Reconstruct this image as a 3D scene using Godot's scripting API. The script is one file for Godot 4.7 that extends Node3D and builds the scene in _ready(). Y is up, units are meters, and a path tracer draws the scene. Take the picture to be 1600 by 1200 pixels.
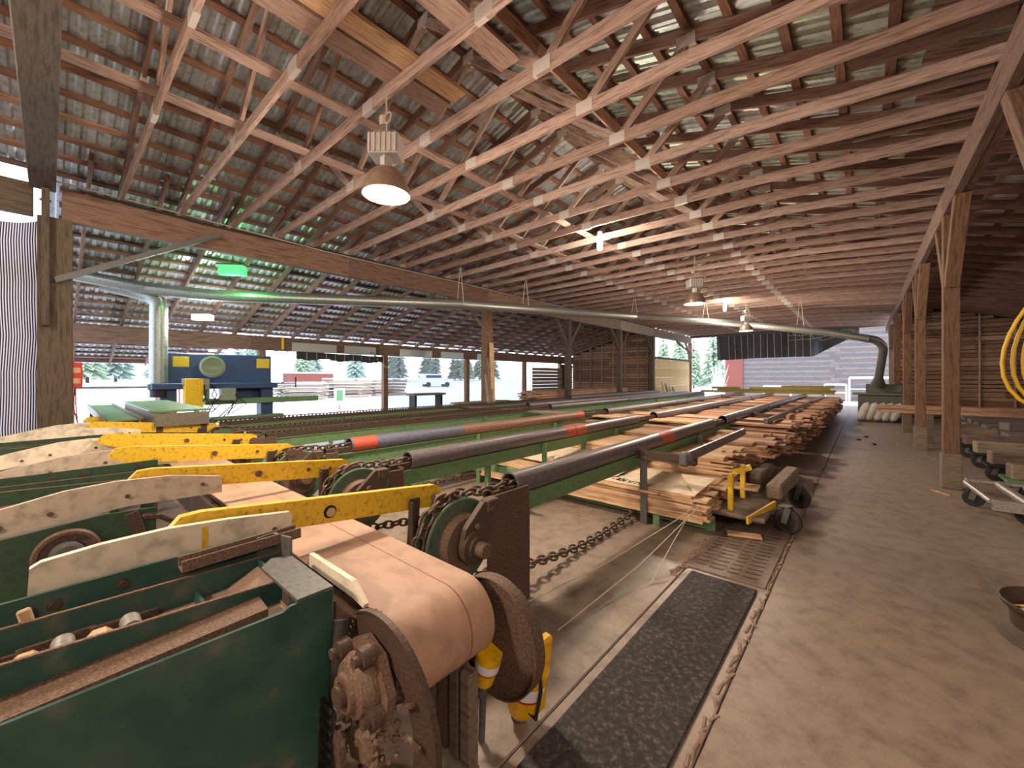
extends Node3D
# Long open timber shed of a sawmill: -z runs down the shed, +x is to the right of that, y is up. Camera height 1.6 m.

const EYE := 1.6
var mats := {}
var tex := {}
var used := {}
var meshes := {}
var rng := RandomNumberGenerator.new()

# ---------------------------------------------------------------- mesh building
class MB:
	var v := PackedVector3Array()
	var n := PackedVector3Array()
	func tri(a: Vector3, b: Vector3, c: Vector3):      # counter-clockwise seen from outside
		var k := (b - a).cross(c - a)
		if k.length_squared() < 1e-16: return
		k = k.normalized()
		v.append(a); v.append(c); v.append(b)
		n.append(k); n.append(k); n.append(k)
	func tris(a: Vector3, b: Vector3, c: Vector3, na: Vector3, nb: Vector3, nc: Vector3):
		v.append(a); v.append(c); v.append(b)
		n.append(na); n.append(nc); n.append(nb)
	func quad(a: Vector3, b: Vector3, c: Vector3, d: Vector3):
		tri(a, b, c); tri(a, c, d)
	func box(c: Vector3, s: Vector3, b := Basis.IDENTITY, ch := 0.0):
		var h := s * 0.5
		if ch <= 0.0:
			for ax in 3:
				for sg in [-1.0, 1.0]:
					var nn := Vector3.ZERO; nn[ax] = sg
					var u := Vector3.ZERO; u[(ax + 1) % 3] = 1
					var w := nn.cross(u)
					var p := func(i: float, j: float) -> Vector3: return c + b * ((nn + u * i + w * j) * h)
					quad(p.call(-1, -1), p.call(1, -1), p.call(1, 1), p.call(-1, 1))
			return
		ch = min(ch, min(h.x, min(h.y, h.z)) * 0.95)
		var g := func(sx: float, sy: float, sz: float, ax: int) -> Vector3:
			var q := Vector3(sx * (h.x - ch), sy * (h.y - ch), sz * (h.z - ch))
			q[ax] += ch * [sx, sy, sz][ax]
			return c + b * q
		for ax in 3:
			var a1 := (ax + 1) % 3
			var a2 := (ax + 2) % 3
			for sg in [-1.0, 1.0]:
				var q := []
				for ij in [[-1, -1], [1, -1], [1, 1], [-1, 1]]:
					var s3 := [0.0, 0.0, 0.0]
					s3[ax] = sg; s3[a1] = ij[0] * sg; s3[a2] = ij[1]
					q.append(g.call(s3[0], s3[1], s3[2], ax))
				quad(q[0], q[1], q[2], q[3])
			for i in [-1.0, 1.0]:            # edges along ax
				for j in [-1.0, 1.0]:
					var sa := [0.0, 0.0, 0.0]; sa[ax] = -1.0; sa[a1] = i; sa[a2] = j
					var sb := sa.duplicate(); sb[ax] = 1.0
					var A = g.call(sa[0], sa[1], sa[2], a1)
					var B = g.call(sb[0], sb[1], sb[2], a1)
					var C = g.call(sb[0], sb[1], sb[2], a2)
					var D = g.call(sa[0], sa[1], sa[2], a2)
					if i * j > 0: quad(A, D, C, B)
					else: quad(A, B, C, D)
		for sx in [-1.0, 1.0]:
			for sy in [-1.0, 1.0]:
				for sz in [-1.0, 1.0]:
					var A = g.call(sx, sy, sz, 0)
					var B = g.call(sx, sy, sz, 1)
					var C = g.call(sx, sy, sz, 2)
					if sx * sy * sz > 0: tri(A, B, C)
					else: tri(A, C, B)
	func bar(p: Vector3, q: Vector3, w: float, h: float, up := Vector3.UP, ch := 0.0):
		var x := (q - p).normalized()
		if abs(x.dot(up)) > 0.98: up = Vector3.RIGHT
		var z := x.cross(up).normalized()
		var y := z.cross(x).normalized()
		box((p + q) * 0.5, Vector3(p.distance_to(q), h, w), Basis(x, y, z), ch)
	func ring(c: Vector3, x: Vector3, y: Vector3, r: float, k: int) -> PackedVector3Array:
		var o := PackedVector3Array()
		for i in k:
			var a := TAU * i / k
			o.append(c + (x * cos(a) + y * sin(a)) * r)
		return o
	func cyl(p: Vector3, q: Vector3, r: float, k := 16, r2 := -1.0, caps := true):
		if r2 < 0: r2 = r
		var ax := (q - p).normalized()
		var x := ax.cross(Vector3.UP if abs(ax.y) < 0.9 else Vector3.RIGHT).normalized()
		var y := ax.cross(x)
		var A := ring(p, x, y, r, k)
		var B := ring(q, x, y, r2, k)
		for i in k:
			var j := (i + 1) % k
			var ni := (x * cos(TAU * i / k) + y * sin(TAU * i / k))
			var nj := (x * cos(TAU * j / k) + y * sin(TAU * j / k))
			tris(A[i], A[j], B[j], ni, nj, nj); tris(A[i], B[j], B[i], ni, nj, ni)
			if caps:
				tri(p, A[j], A[i]); tri(q, B[i], B[j])
	func tube(pts: PackedVector3Array, r: float, k := 8, closed := false, caps := true):
		var m := pts.size()
		var rings := []
		var norms := []
		var prev := Vector3.ZERO
		for i in m:
			var t: Vector3
			if closed: t = pts[(i + 1) % m] - pts[(i - 1 + m) % m]
			else: t = pts[min(i + 1, m - 1)] - pts[max(i - 1, 0)]
			t = t.normalized()
			var x: Vector3
			if prev == Vector3.ZERO: x = t.cross(Vector3.UP if abs(t.y) < 0.9 else Vector3.RIGHT).normalized()
			else: x = (prev - t * prev.dot(t)).normalized()
			prev = x
			var y := t.cross(x)
			var rr := PackedVector3Array(); var nn := PackedVector3Array()
			for j in k:
				var d := x * cos(TAU * j / k) + y * sin(TAU * j / k)
				rr.append(pts[i] + d * r); nn.append(d)
			rings.append(rr); norms.append(nn)
		for i in (m if closed else m - 1):
			var i2 := (i + 1) % m
			var off := 0
			if closed and i2 == 0:
				var best := 1e9
				for o in k:
					var dd: float = rings[0][o].distance_squared_to(rings[i][0])
					if dd < best: best = dd; off = o
			for j in k:
				var a := (j + 1) % k
				var j2 := (j + off) % k
				var a2 := (a + off) % k
				tris(rings[i][j], rings[i][a], rings[i2][a2], norms[i][j], norms[i][a], norms[i2][a2])
				tris(rings[i][j], rings[i2][a2], rings[i2][j2], norms[i][j], norms[i2][a2], norms[i2][j2])
		if caps and not closed:
			for j in k:
				var a := (j + 1) % k
				tri(pts[0], rings[0][a], rings[0][j]); tri(pts[m - 1], rings[m - 1][j], rings[m - 1][a])
	func lathe(prof: Array, k := 24, xf := Transform3D.IDENTITY, sharp := true):   # prof: Vector2(radius, along +y)
		for s in prof.size() - 1:
			var p: Vector2 = prof[s]; var q: Vector2 = prof[s + 1]
			if p.is_equal_approx(q): continue
			var d := (q - p).normalized()
			for i in k:
				var a := TAU * i / k; var b := TAU * (i + 1) / k
				var ca := Vector3(cos(a), 0, -sin(a)); var cb := Vector3(cos(b), 0, -sin(b))
				var P1 := xf * (ca * p.x + Vector3.UP * p.y); var P2 := xf * (cb * p.x + Vector3.UP * p.y)
				var Q1 := xf * (ca * q.x + Vector3.UP * q.y); var Q2 := xf * (cb * q.x + Vector3.UP * q.y)
				var na := (xf.basis * (ca * d.y - Vector3.UP * d.x)).normalized(); var nb := (xf.basis * (cb * d.y - Vector3.UP * d.x)).normalized()
				tris(P1, P2, Q2, na, nb, nb); tris(P1, Q2, Q1, na, nb, na)
	func prism(poly: PackedVector2Array, d: float, xf := Transform3D.IDENTITY):   # polygon in local xy, thickness d along local z, centred
		if Geometry2D.is_polygon_clockwise(poly): poly.reverse()
		var t := Geometry2D.triangulate_polygon(poly)
		var P := func(i: int, s: float) -> Vector3: return xf * Vector3(poly[i].x, poly[i].y, s * d * 0.5)
		for i in range(0, t.size(), 3):
			var a := poly[t[i]]; var b := poly[t[i + 1]]; var c := poly[t[i + 2]]
			var ids := [t[i], t[i + 1], t[i + 2]]
			if (b - a).cross(c - a) < 0: ids = [t[i], t[i + 2], t[i + 1]]
			tri(P.call(ids[0], 1), P.call(ids[1], 1), P.call(ids[2], 1))
			tri(P.call(ids[0], -1), P.call(ids[2], -1), P.call(ids[1], -1))
		for i in poly.size():
			var j := (i + 1) % poly.size()
			quad(P.call(i, -1), P.call(j, -1), P.call(j, 1), P.call(i, 1))
	func join(o: MB, xf: Transform3D):
		for i in o.v.size():
			v.append(xf * o.v[i]); n.append((xf.basis * o.n[i]).normalized())
	func done() -> ArrayMesh:
		var a := []; a.resize(Mesh.ARRAY_MAX)
		a[Mesh.ARRAY_VERTEX] = v; a[Mesh.ARRAY_NORMAL] = n
		var m := ArrayMesh.new()
		m.add_surface_from_arrays(Mesh.PRIMITIVE_TRIANGLES, a)
		return m

# ---------------------------------------------------------------- naming helpers
func numbered(nm: String, under: Node) -> String:
	var key := str(under.get_instance_id()) + "/" + nm
	var k: int = used.get(key, 0)
	used[key] = k + 1
	return nm if k == 0 else "%s_%03d" % [nm, k]

func put(nm: String, mesh: Mesh, m: Material, under: Node = null, xf := Transform3D.IDENTITY) -> MeshInstance3D:
	if under == null: under = self
	var o := MeshInstance3D.new()
	o.name = numbered(nm, under)
	o.mesh = mesh
	o.material_override = m
	o.transform = xf
	under.add_child(o, true)
	return o

func obj(nm: String, mb: MB, m: Material, under: Node = null) -> MeshInstance3D:
	return put(nm, mb.done(), m, under)

func each(nm: String, list: Array, m: Material, under: Node):
	for b in list: obj(nm, b, m, under)

func cylm(p: Vector3, q: Vector3, r: float, k := 10) -> MB:
	var b := MB.new(); b.cyl(p, q, r, k)
	return b

func tag(o: Node, label: String, cat: String, group := "", kind := "") -> Node:
	o.set_meta("label", label); o.set_meta("category", cat)
	if group != "": o.set_meta("group", group)
	if kind != "": o.set_meta("kind", kind)
	return o

func thing(nm: String, label: String, cat: String, at := Vector3.ZERO, group := "") -> Node3D:
	var o := Node3D.new()
	o.name = numbered(nm, self)
	o.position = at
	add_child(o, true)
	tag(o, label, cat, group)
	return o

func struct(nm: String) -> Node3D:
	var o := Node3D.new()
	o.name = numbered(nm, self)
	add_child(o, true)
	o.set_meta("kind", "structure")
	return o

func boxmesh(s: Vector3, ch := 0.0) -> ArrayMesh:
	var key := "%.3f,%.3f,%.3f,%.3f" % [s.x, s.y, s.z, ch]
	if not meshes.has(key):
		var b := MB.new(); b.box(Vector3.ZERO, s, Basis.IDENTITY, ch)
		meshes[key] = b.done()
	return meshes[key]

func beam(nm: String, p: Vector3, q: Vector3, w: float, h: float, m: Material, under: Node, up := Vector3.UP, ch := 0.0) -> MeshInstance3D:
	# a straight timber from p to q whose own x axis runs along the grain
	var x := (q - p).normalized()
	if abs(x.dot(up)) > 0.98: up = Vector3.RIGHT
	var z := x.cross(up).normalized()
	var y := z.cross(x).normalized()
	return put(nm, boxmesh(Vector3(p.distance_to(q), h, w), ch), m, under, Transform3D(Basis(x, y, z), (p + q) * 0.5))

const ORD := ["first", "second", "third", "fourth", "fifth", "sixth", "seventh", "eighth", "ninth", "tenth", "eleventh", "twelfth", "thirteenth", "fourteenth", "fifteenth", "sixteenth", "seventeenth", "eighteenth", "nineteenth"]
const TENS := ["", "", "twent", "thirt", "fort"]
func ordinal(i: int) -> String:      # 1-based
	if i < 20: return ORD[i - 1]
	if i % 10 == 0: return TENS[i / 10] + "ieth"
	return TENS[i / 10] + "y-" + ORD[i % 10 - 1]

# ---------------------------------------------------------------- textures and materials
func noise_tex(nm: String, sd: int, size: int, freq: float, oct: int, ramp: Array, bump := false):
	# ramp: array of [position, Color]
	var f := FastNoiseLite.new()
	f.seed = sd; f.noise_type = FastNoiseLite.TYPE_SIMPLEX_SMOOTH; f.frequency = freq
	f.fractal_type = FastNoiseLite.FRACTAL_FBM; f.fractal_octaves = oct; f.fractal_gain = 0.72 if nm in ["concrete", "asphalt"] else 0.55
	var src := f.get_seamless_image(size, size, false, false, 0.15, true)
	src.convert(Image.FORMAT_L8)
	var lut := []
	for i in 256:
		var t := i / 255.0
		var c: Color = ramp[0][1]
		for k in ramp.size() - 1:
			if t >= ramp[k][0]:
				c = (ramp[k][1] as Color).lerp(ramp[k + 1][1], clamp((t - ramp[k][0]) / (ramp[k + 1][0] - ramp[k][0]), 0, 1))
		lut.append([int(c.r * 255), int(c.g * 255), int(c.b * 255)])
	var data := src.get_data()
	var out := PackedByteArray(); out.resize(size * size * 3)
	for i in size * size:
		var l = lut[data[i]]
		out[i * 3] = l[0]; out[i * 3 + 1] = l[1]; out[i * 3 + 2] = l[2]
	tex[nm] = ImageTexture.create_from_image(Image.create_from_data(size, size, false, Image.FORMAT_RGB8, out))
	if bump:
		var b := src.duplicate() as Image
		b.convert(Image.FORMAT_RGBA8)
		b.bump_map_to_normal_map(4.0)
		tex[nm + "_n"] = ImageTexture.create_from_image(b)

func g(x: float) -> Color: return Color(x, x, x)

func make_textures():
	noise_tex("grain", 11, 512, 0.012, 5, [[0.15, Color(0.72, 0.67, 0.63)], [0.4, Color(0.88, 0.86, 0.84)], [0.6, Color(1, 0.99, 0.98)], [0.85, Color(0.85, 0.8, 0.76)]])
	noise_tex("dirt", 23, 512, 0.02, 6, [[0.05, g(0.74)], [0.4, g(0.93)], [0.65, g(1)], [0.9, g(0.94)]], true)
	noise_tex("worn", 37, 512, 0.016, 6, [[0.04, Color(0.5, 0.38, 0.28)], [0.14, Color(0.84, 0.8, 0.76)], [0.4, g(0.97)], [0.6, g(1)], [0.85, g(0.94)]])
	noise_tex("dusty", 41, 512, 0.012, 8, [[0.1, g(0.88)], [0.5, g(0.97)], [0.8, Color(1, 1, 1)]])
	noise_tex("concrete", 53, 1024, 0.01, 9, [[0.1, Color(0.78, 0.75, 0.73)], [0.38, Color(0.9, 0.88, 0.87)], [0.6, Color(0.97, 0.96, 0.95)], [0.9, Color(1, 0.97, 0.95)]], true)
	noise_tex("grime", 83, 512, 0.008, 8, [[0.1, Color8(30, 60, 52)], [0.5, Color8(42, 78, 68)], [0.66, Color8(48, 80, 70)], [0.8, Color8(70, 86, 74)], [0.96, Color8(104, 102, 88)]])
	noise_tex("asphalt", 67, 1024, 0.012, 10, [[0.25, Color(0.12, 0.12, 0.12)], [0.48, Color(0.19, 0.18, 0.175)], [0.62, Color(0.27, 0.25, 0.24)], [0.85, Color(0.48, 0.43, 0.4)]], true)
	noise_tex("rust", 71, 512, 0.04, 7, [[0.05, Color(0.5, 0.43, 0.38)], [0.45, Color(0.66, 0.6, 0.56)], [0.65, Color(0.74, 0.69, 0.65)], [0.85, Color(0.9, 0.85, 0.8)]], true)

func mat(nm: String, c: Color, t := "", sc := Vector3.ONE, rough := 0.85, metal := 0.0, off := Vector3.ZERO, world := false) -> StandardMaterial3D:
	var m := StandardMaterial3D.new()
	m.resource_name = nm
	m.albedo_color = c
	m.roughness = rough
	m.metallic = metal
	m.cull_mode = BaseMaterial3D.CULL_DISABLED
	if t != "":
		m.albedo_texture = tex[t]
		m.uv1_triplanar = true
		m.uv1_world_triplanar = world
		m.uv1_triplanar_sharpness = 4.0
		m.uv1_scale = sc
		m.uv1_offset = off
	mats[nm] = m
	return m

func bump(m: StandardMaterial3D, t: String, s: float):
	m.normal_enabled = true
	m.normal_texture = tex[t + "_n"]
	m.normal_scale = s

func c8(r: int, gg: int, b: int) -> Color: return Color8(r, gg, b)

func wood_set(nm: String, cols: Array, sc := Vector3(0.35, 5, 5)):
	for i in cols.size():
		mat("%s%d" % [nm, i], cols[i], "grain", sc, 0.85, 0.0, Vector3(0.37 * i, 0.61 * i, 0.23 * i))
	mats[nm + "#"] = cols.size()

func wood(nm: String, i: int) -> StandardMaterial3D:
	return mats["%s%d" % [nm, posmod(i, mats[nm + "#"])]]

func make_materials():
	wood_set("truss", [c8(184, 158, 146), c8(174, 148, 136), c8(190, 166, 154), c8(166, 140, 126)])
	wood_set("chordm", [c8(138, 108, 94), c8(130, 100, 86), c8(148, 118, 104)])
	wood_set("purlin", [c8(134, 98, 78), c8(148, 108, 88), c8(122, 88, 70), c8(156, 118, 96)])
	wood_set("post", [c8(132, 102, 78), c8(140, 110, 84), c8(124, 96, 74)], Vector3(0.3, 4, 4))
	wood_set("gpost", [c8(98, 86, 72), c8(90, 80, 68)], Vector3(0.3, 4, 4))
	wood_set("girder", [c8(128, 102, 88), c8(120, 94, 80), c8(140, 116, 102)], Vector3(0.25, 3, 3))
	wood_set("fresh", [c8(228, 194, 152), c8(220, 184, 142), c8(232, 202, 164), c8(212, 174, 134), c8(226, 190, 156), c8(202, 164, 130)])
	wood_set("orange", [c8(198, 158, 128), c8(180, 142, 114), c8(206, 170, 142), c8(162, 126, 104)])
	wood_set("weather", [c8(158, 142, 124), c8(144, 128, 112), c8(170, 154, 134), c8(130, 116, 102)])
	wood_set("wall", [c8(168, 136, 112), c8(154, 120, 98), c8(180, 148, 122), c8(138, 106, 86), c8(174, 138, 110)])
	wood_set("siding", [c8(128, 122, 120), c8(112, 108, 108), c8(136, 126, 122), c8(122, 110, 106)])
	wood_set("osb", [c8(232, 204, 150), c8(222, 190, 134)])
	wood_set("treated", [c8(160, 150, 84), c8(146, 138, 84), c8(172, 158, 98)])
	mat("roof0", c8(186, 190, 190), "dirt", Vector3(0.8, 0.8, 0.8), 0.45, 0.6, Vector3.ZERO, true)
	mat("roof1", c8(172, 180, 166), "dirt", Vector3(0.7, 0.7, 0.7), 0.48, 0.6, Vector3(0.4, 0, 0.2), true)
	mat("roof2", c8(196, 198, 200), "dirt", Vector3(0.9, 0.9, 0.9), 0.4, 0.6, Vector3(0.1, 0.5, 0.7), true)
	for i in 3:
		var fl := mat("floor%d" % i, [c8(152, 138, 124), c8(146, 131, 117), c8(157, 143, 130)][i], "concrete", Vector3(0.5, 0.5, 0.5), 0.42, 0.0, Vector3(0.3 * i, 0, 0.17 * i), true)
		bump(fl, "concrete", 0.25)
	mat("green", c8(104, 140, 94), "worn", Vector3(2, 2, 2), 0.55)
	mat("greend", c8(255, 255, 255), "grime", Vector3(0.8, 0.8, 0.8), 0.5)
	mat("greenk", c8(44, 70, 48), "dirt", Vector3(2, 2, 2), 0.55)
	mat("greenp", c8(78, 100, 76), "worn", Vector3(2.5, 2.5, 2.5), 0.6)
	mat("greenl", c8(98, 140, 92), "dusty", Vector3(2, 2, 2), 0.6)
	mat("yellow", c8(232, 190, 48), "worn", Vector3(2.6, 2.6, 2.6), 0.5)
	mat("yellowc", c8(240, 188, 20), "dusty", Vector3(3, 3, 3), 0.4)
	mat("cream", c8(236, 222, 196), "dirt", Vector3(0.7, 0.7, 0.7), 0.5)
	mat("cream1", c8(196, 180, 160), "dirt", Vector3(0.9, 0.9, 0.9), 0.55)
	mat("steel", c8(118, 102, 92), "rust", Vector3(4, 4, 4), 0.6, 0.3)
	mat("steelp", c8(146, 126, 114), "rust", Vector3(3, 3, 3), 0.65, 0.2)
	mat("grey", c8(104, 104, 100), "dirt", Vector3(3, 3, 3), 0.5, 0.3)
	mat("chain", c8(156, 140, 128), "rust", Vector3(9, 9, 9), 0.5, 0.5)
	mat("pipe", c8(116, 106, 108), "dirt", Vector3(2.5, 2.5, 1.2), 0.38, 0.25)
	mat("pipeb", c8(112, 114, 132), "dirt", Vector3(2.5, 2.5, 1.2), 0.4, 0.2)
	mat("piper", c8(146, 108, 92), "dirt", Vector3(2.5, 2.5, 1.2), 0.5, 0.1)
	mat("red", c8(190, 84, 62), "dusty", Vector3(4, 4, 4), 0.55)
	mat("darkgap", c8(30, 26, 24), "", Vector3.ONE, 0.9)
	mat("belt", c8(180, 144, 120), "dusty", Vector3(0.7, 1.1, 1.1), 0.62)
	mat("seam", c8(140, 92, 72), "", Vector3.ONE, 0.7)
	mat("dust", c8(146, 120, 104), "dusty", Vector3(6, 6, 6), 0.95)
	mat("bearing", c8(128, 112, 102), "rust", Vector3(5, 5, 5), 0.65, 0.15)
	mat("hub", c8(164, 144, 128), "rust", Vector3(4, 4, 4), 0.7, 0.1)
	mat("galv", c8(158, 162, 156), "dirt", Vector3(2, 2, 2), 0.38, 0.7)
	mat("gusset", c8(196, 186, 178), "", Vector3.ONE, 0.55, 0.2)
	mat("galvd", c8(128, 122, 106), "dirt", Vector3(3, 3, 3), 0.5, 0.4)
	var a := mat("asphalt", c8(225, 220, 215), "asphalt", Vector3(1.7, 1.7, 1.7), 0.75, 0.0, Vector3.ZERO, true)
	bump(a, "asphalt", 0.7)
	mat("plate", c8(132, 116, 102), "concrete", Vector3(0.9, 0.9, 0.9), 0.6, 0.1, Vector3(0.2, 0, 0.4), true)
	mat("black", c8(26, 25, 24), "dirt", Vector3(3, 3, 3), 0.6)
	mat("rubber", c8(52, 48, 45), "dirt", Vector3(5, 5, 5), 0.8)
	mat("tarp", c8(58, 56, 58), "dirt", Vector3(1.5, 1.5, 1.5), 0.55)
	mat("blue", c8(44, 70, 116), "dirt", Vector3(2, 2, 2), 0.5)
	mat("blued", c8(40, 62, 104), "dirt", Vector3(2, 2, 2), 0.5)
	mat("motor", c8(140, 148, 126), "dirt", Vector3(3, 3, 3), 0.5)
	mat("paper", c8(240, 218, 186), "dusty", Vector3(1, 1, 1), 0.85)
	mat("ink", c8(60, 50, 44), "", Vector3.ONE, 0.9)
	mat("hose", c8(214, 170, 30), "", Vector3.ONE, 0.45)
	mat("ropem", c8(200, 188, 166), "", Vector3.ONE, 0.9)
	mat("wire", c8(40, 36, 34), "", Vector3.ONE, 0.7)
	mat("wirel", c8(176, 160, 146), "", Vector3.ONE, 0.7)
	mat("alu", c8(184, 178, 170), "dirt", Vector3(3, 3, 3), 0.4, 0.6)
	mat("shade", c8(172, 148, 128), "dusty", Vector3(2, 2, 2), 0.35, 0.5)
	mat("ballast", c8(196, 188, 182), "", Vector3.ONE, 0.5, 0.2)
	mat("white", c8(232, 232, 232), "", Vector3.ONE, 0.7)
	mat("redp", c8(190, 52, 44), "", Vector3.ONE, 0.6)
	mat("snow", c8(236, 240, 246), "dusty", Vector3(0.1, 0.1, 0.1), 0.9, 0.0, Vector3.ZERO, true)
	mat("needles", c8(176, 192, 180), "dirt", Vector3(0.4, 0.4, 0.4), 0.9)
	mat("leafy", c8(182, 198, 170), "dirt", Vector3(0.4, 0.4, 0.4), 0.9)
	mat("bark", c8(110, 92, 78), "dirt", Vector3(1, 1, 1), 0.9)
	mat("brick", c8(140, 78, 64), "dirt", Vector3(2, 2, 2), 0.85)
	mat("sack", c8(206, 202, 190), "dusty", Vector3(2, 2, 2), 0.85)
	mat("boxgreen", c8(92, 96, 84), "dirt", Vector3(2, 2, 2), 0.6)
	mat("cover", c8(200, 168, 128), "dusty", Vector3(2, 2, 2), 0.9)
	var sm := mat("screen", Color(0.5, 0.52, 0.54, 0.42), "", Vector3.ONE, 0.9)
	sm.transparency = BaseMaterial3D.TRANSPARENCY_ALPHA
	var cl := mat("clear", Color(0.8, 0.88, 0.95, 0.14), "", Vector3.ONE, 0.1)
	cl.transparency = BaseMaterial3D.TRANSPARENCY_ALPHA
	var cw := mat("stripew", c8(236, 234, 238), "", Vector3.ONE, 0.8)
	cw.backlight_enabled = true; cw.backlight = Color(0.9, 0.9, 0.95)
	mat("stripeb", c8(44, 40, 54), "", Vector3.ONE, 0.8)

func glow(nm: String, c: Color, e: float) -> StandardMaterial3D:
	var m := StandardMaterial3D.new()
	m.albedo_color = c
	m.emission_enabled = true; m.emission = c; m.emission_energy_multiplier = e
	mats[nm] = m
	return m

# ---------------------------------------------------------------- main
func _ready():
	rng.seed = 20240
	setup_view()
	make_textures()
	make_materials()
	build_floor()
	build_roof()
	build_trusses()
	build_posts()
	build_walls()
	build_conveyors()
	build_foreground()
	build_lumber()
	build_floor_items()
	build_right_aisle()
	build_left_aisle()
	build_duct()
	build_lamps()
	build_far_end()
	build_outside()

func setup_view():
	var cam := Camera3D.new()
	cam.name = "camera"
	add_child(cam)
	# 14 mm style lens: focal length 630 px of 1600x1200, horizon at row 590
	cam.projection = Camera3D.PROJECTION_FRUSTUM
	cam.near = 0.05; cam.far = 400.0
	cam.size = 1200.0 / 630.0 * 0.05
	cam.frustum_offset = Vector2(0, -10.0 / 630.0 * 0.05)
	cam.position = Vector3(0, EYE, 0)
	cam.rotation = Vector3(0, atan2(550.0, 630.0), 0)
	cam.current = true
	var env := Environment.new()
	env.background_mode = Environment.BG_SKY
	var sky := Sky.new()
	var sm := ProceduralSkyMaterial.new()
	sm.sky_top_color = Color(0.86, 0.91, 1.0); sm.sky_horizon_color = Color(0.97, 0.98, 1.0)
	sm.ground_bottom_color = Color(0.75, 0.76, 0.78); sm.ground_horizon_color = Color(0.9, 0.91, 0.93)
	sm.sky_energy_multiplier = 1.0
	sky.sky_material = sm
	env.sky = sky
	env.background_energy_multiplier = 4.5
	env.tonemap_mode = Environment.TONE_MAPPER_LINEAR
	env.tonemap_exposure = 1.08
	env.sdfgi_enabled = true; env.ssao_enabled = true; env.ssil_enabled = true
	var we := WorldEnvironment.new()
	we.name = "environment"
	we.environment = env
	add_child(we)

const RIDGE_X := -4.1
const SLOPE := 0.28
const XL := -9.1          # left girder
const XR := 0.95          # right girder
const XO := -14.85         # outer left wall line
func roof_y(x: float) -> float:      # underside of the rafters
	return 6.0 - SLOPE * abs(x - RIDGE_X)

# ---------------------------------------------------------------- floor
func build_floor():
	var f := struct("floor")
	var zs := [6.0, 1.5, -5.2, -11.9, -17.5, -23.4, -30.0]
	var xs := [XO - 0.3, -8.0, -1.13, -0.53, 5.9]
	for i in 4:
		for j in 6:
			var x0: float = xs[i]; var x1: float = xs[i + 1]; var z1: float = zs[j]; var z0: float = zs[j + 1]
			put("concrete_slab", boxmesh(Vector3(x1 - x0 - 0.006, 0.2, z1 - z0 - 0.006), 0.006), mats["floor%d" % ((i * 2 + j) % 3)], f, Transform3D(Basis.IDENTITY, Vector3((x0 + x1) / 2, -0.1 - 0.0015 * ((i + j) % 2), (z0 + z1) / 2)))
	var gnd := MB.new()
	gnd.box(Vector3(0, -0.35, -20), Vector3(240, 0.3, 240))
	var go := obj("snow_ground", gnd, mats["snow"])
	var bank := MB.new()
	bank.prism(PackedVector2Array([Vector2(-36, -0.3), Vector2(-52, 0.55), Vector2(-66, 1.0), Vector2(-110, 1.4), Vector2(-110, -0.4)]), 150, Transform3D(Basis.IDENTITY, Vector3(0, 0, -30)))
	tag(obj("snow_bank", bank, mats["snow"]), "snow bank rising gently towards the trees across the yard", "ground", "", "structure")
	tag(go, "bright snow covered yard outside the open shed", "ground", "", "structure")

# ---------------------------------------------------------------- roof
func corrugated(len: float, wid: float) -> ArrayMesh:
	# ribs run along local x (down the slope), waves across local z
	var b := MB.new()
	var pts := []
	var pitch := 0.152
	var k := int(round(wid / pitch))
	for i in k:
		var z := -wid / 2 + i * pitch
		pts.append(Vector2(z, 0)); pts.append(Vector2(z + pitch * 0.35, 0)); pts.append(Vector2(z + pitch * 0.5, 0.022)); pts.append(Vector2(z + pitch * 0.85, 0.022))
	pts.append(Vector2(wid / 2, 0))
	for i in pts.size() - 1:
		var p: Vector2 = pts[i]; var q: Vector2 = pts[i + 1]
		b.quad(Vector3(-len / 2, p.y, p.x), Vector3(-len / 2, q.y, q.x), Vector3(len / 2, q.y, q.x), Vector3(len / 2, p.y, p.x))
	return b.done()

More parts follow.
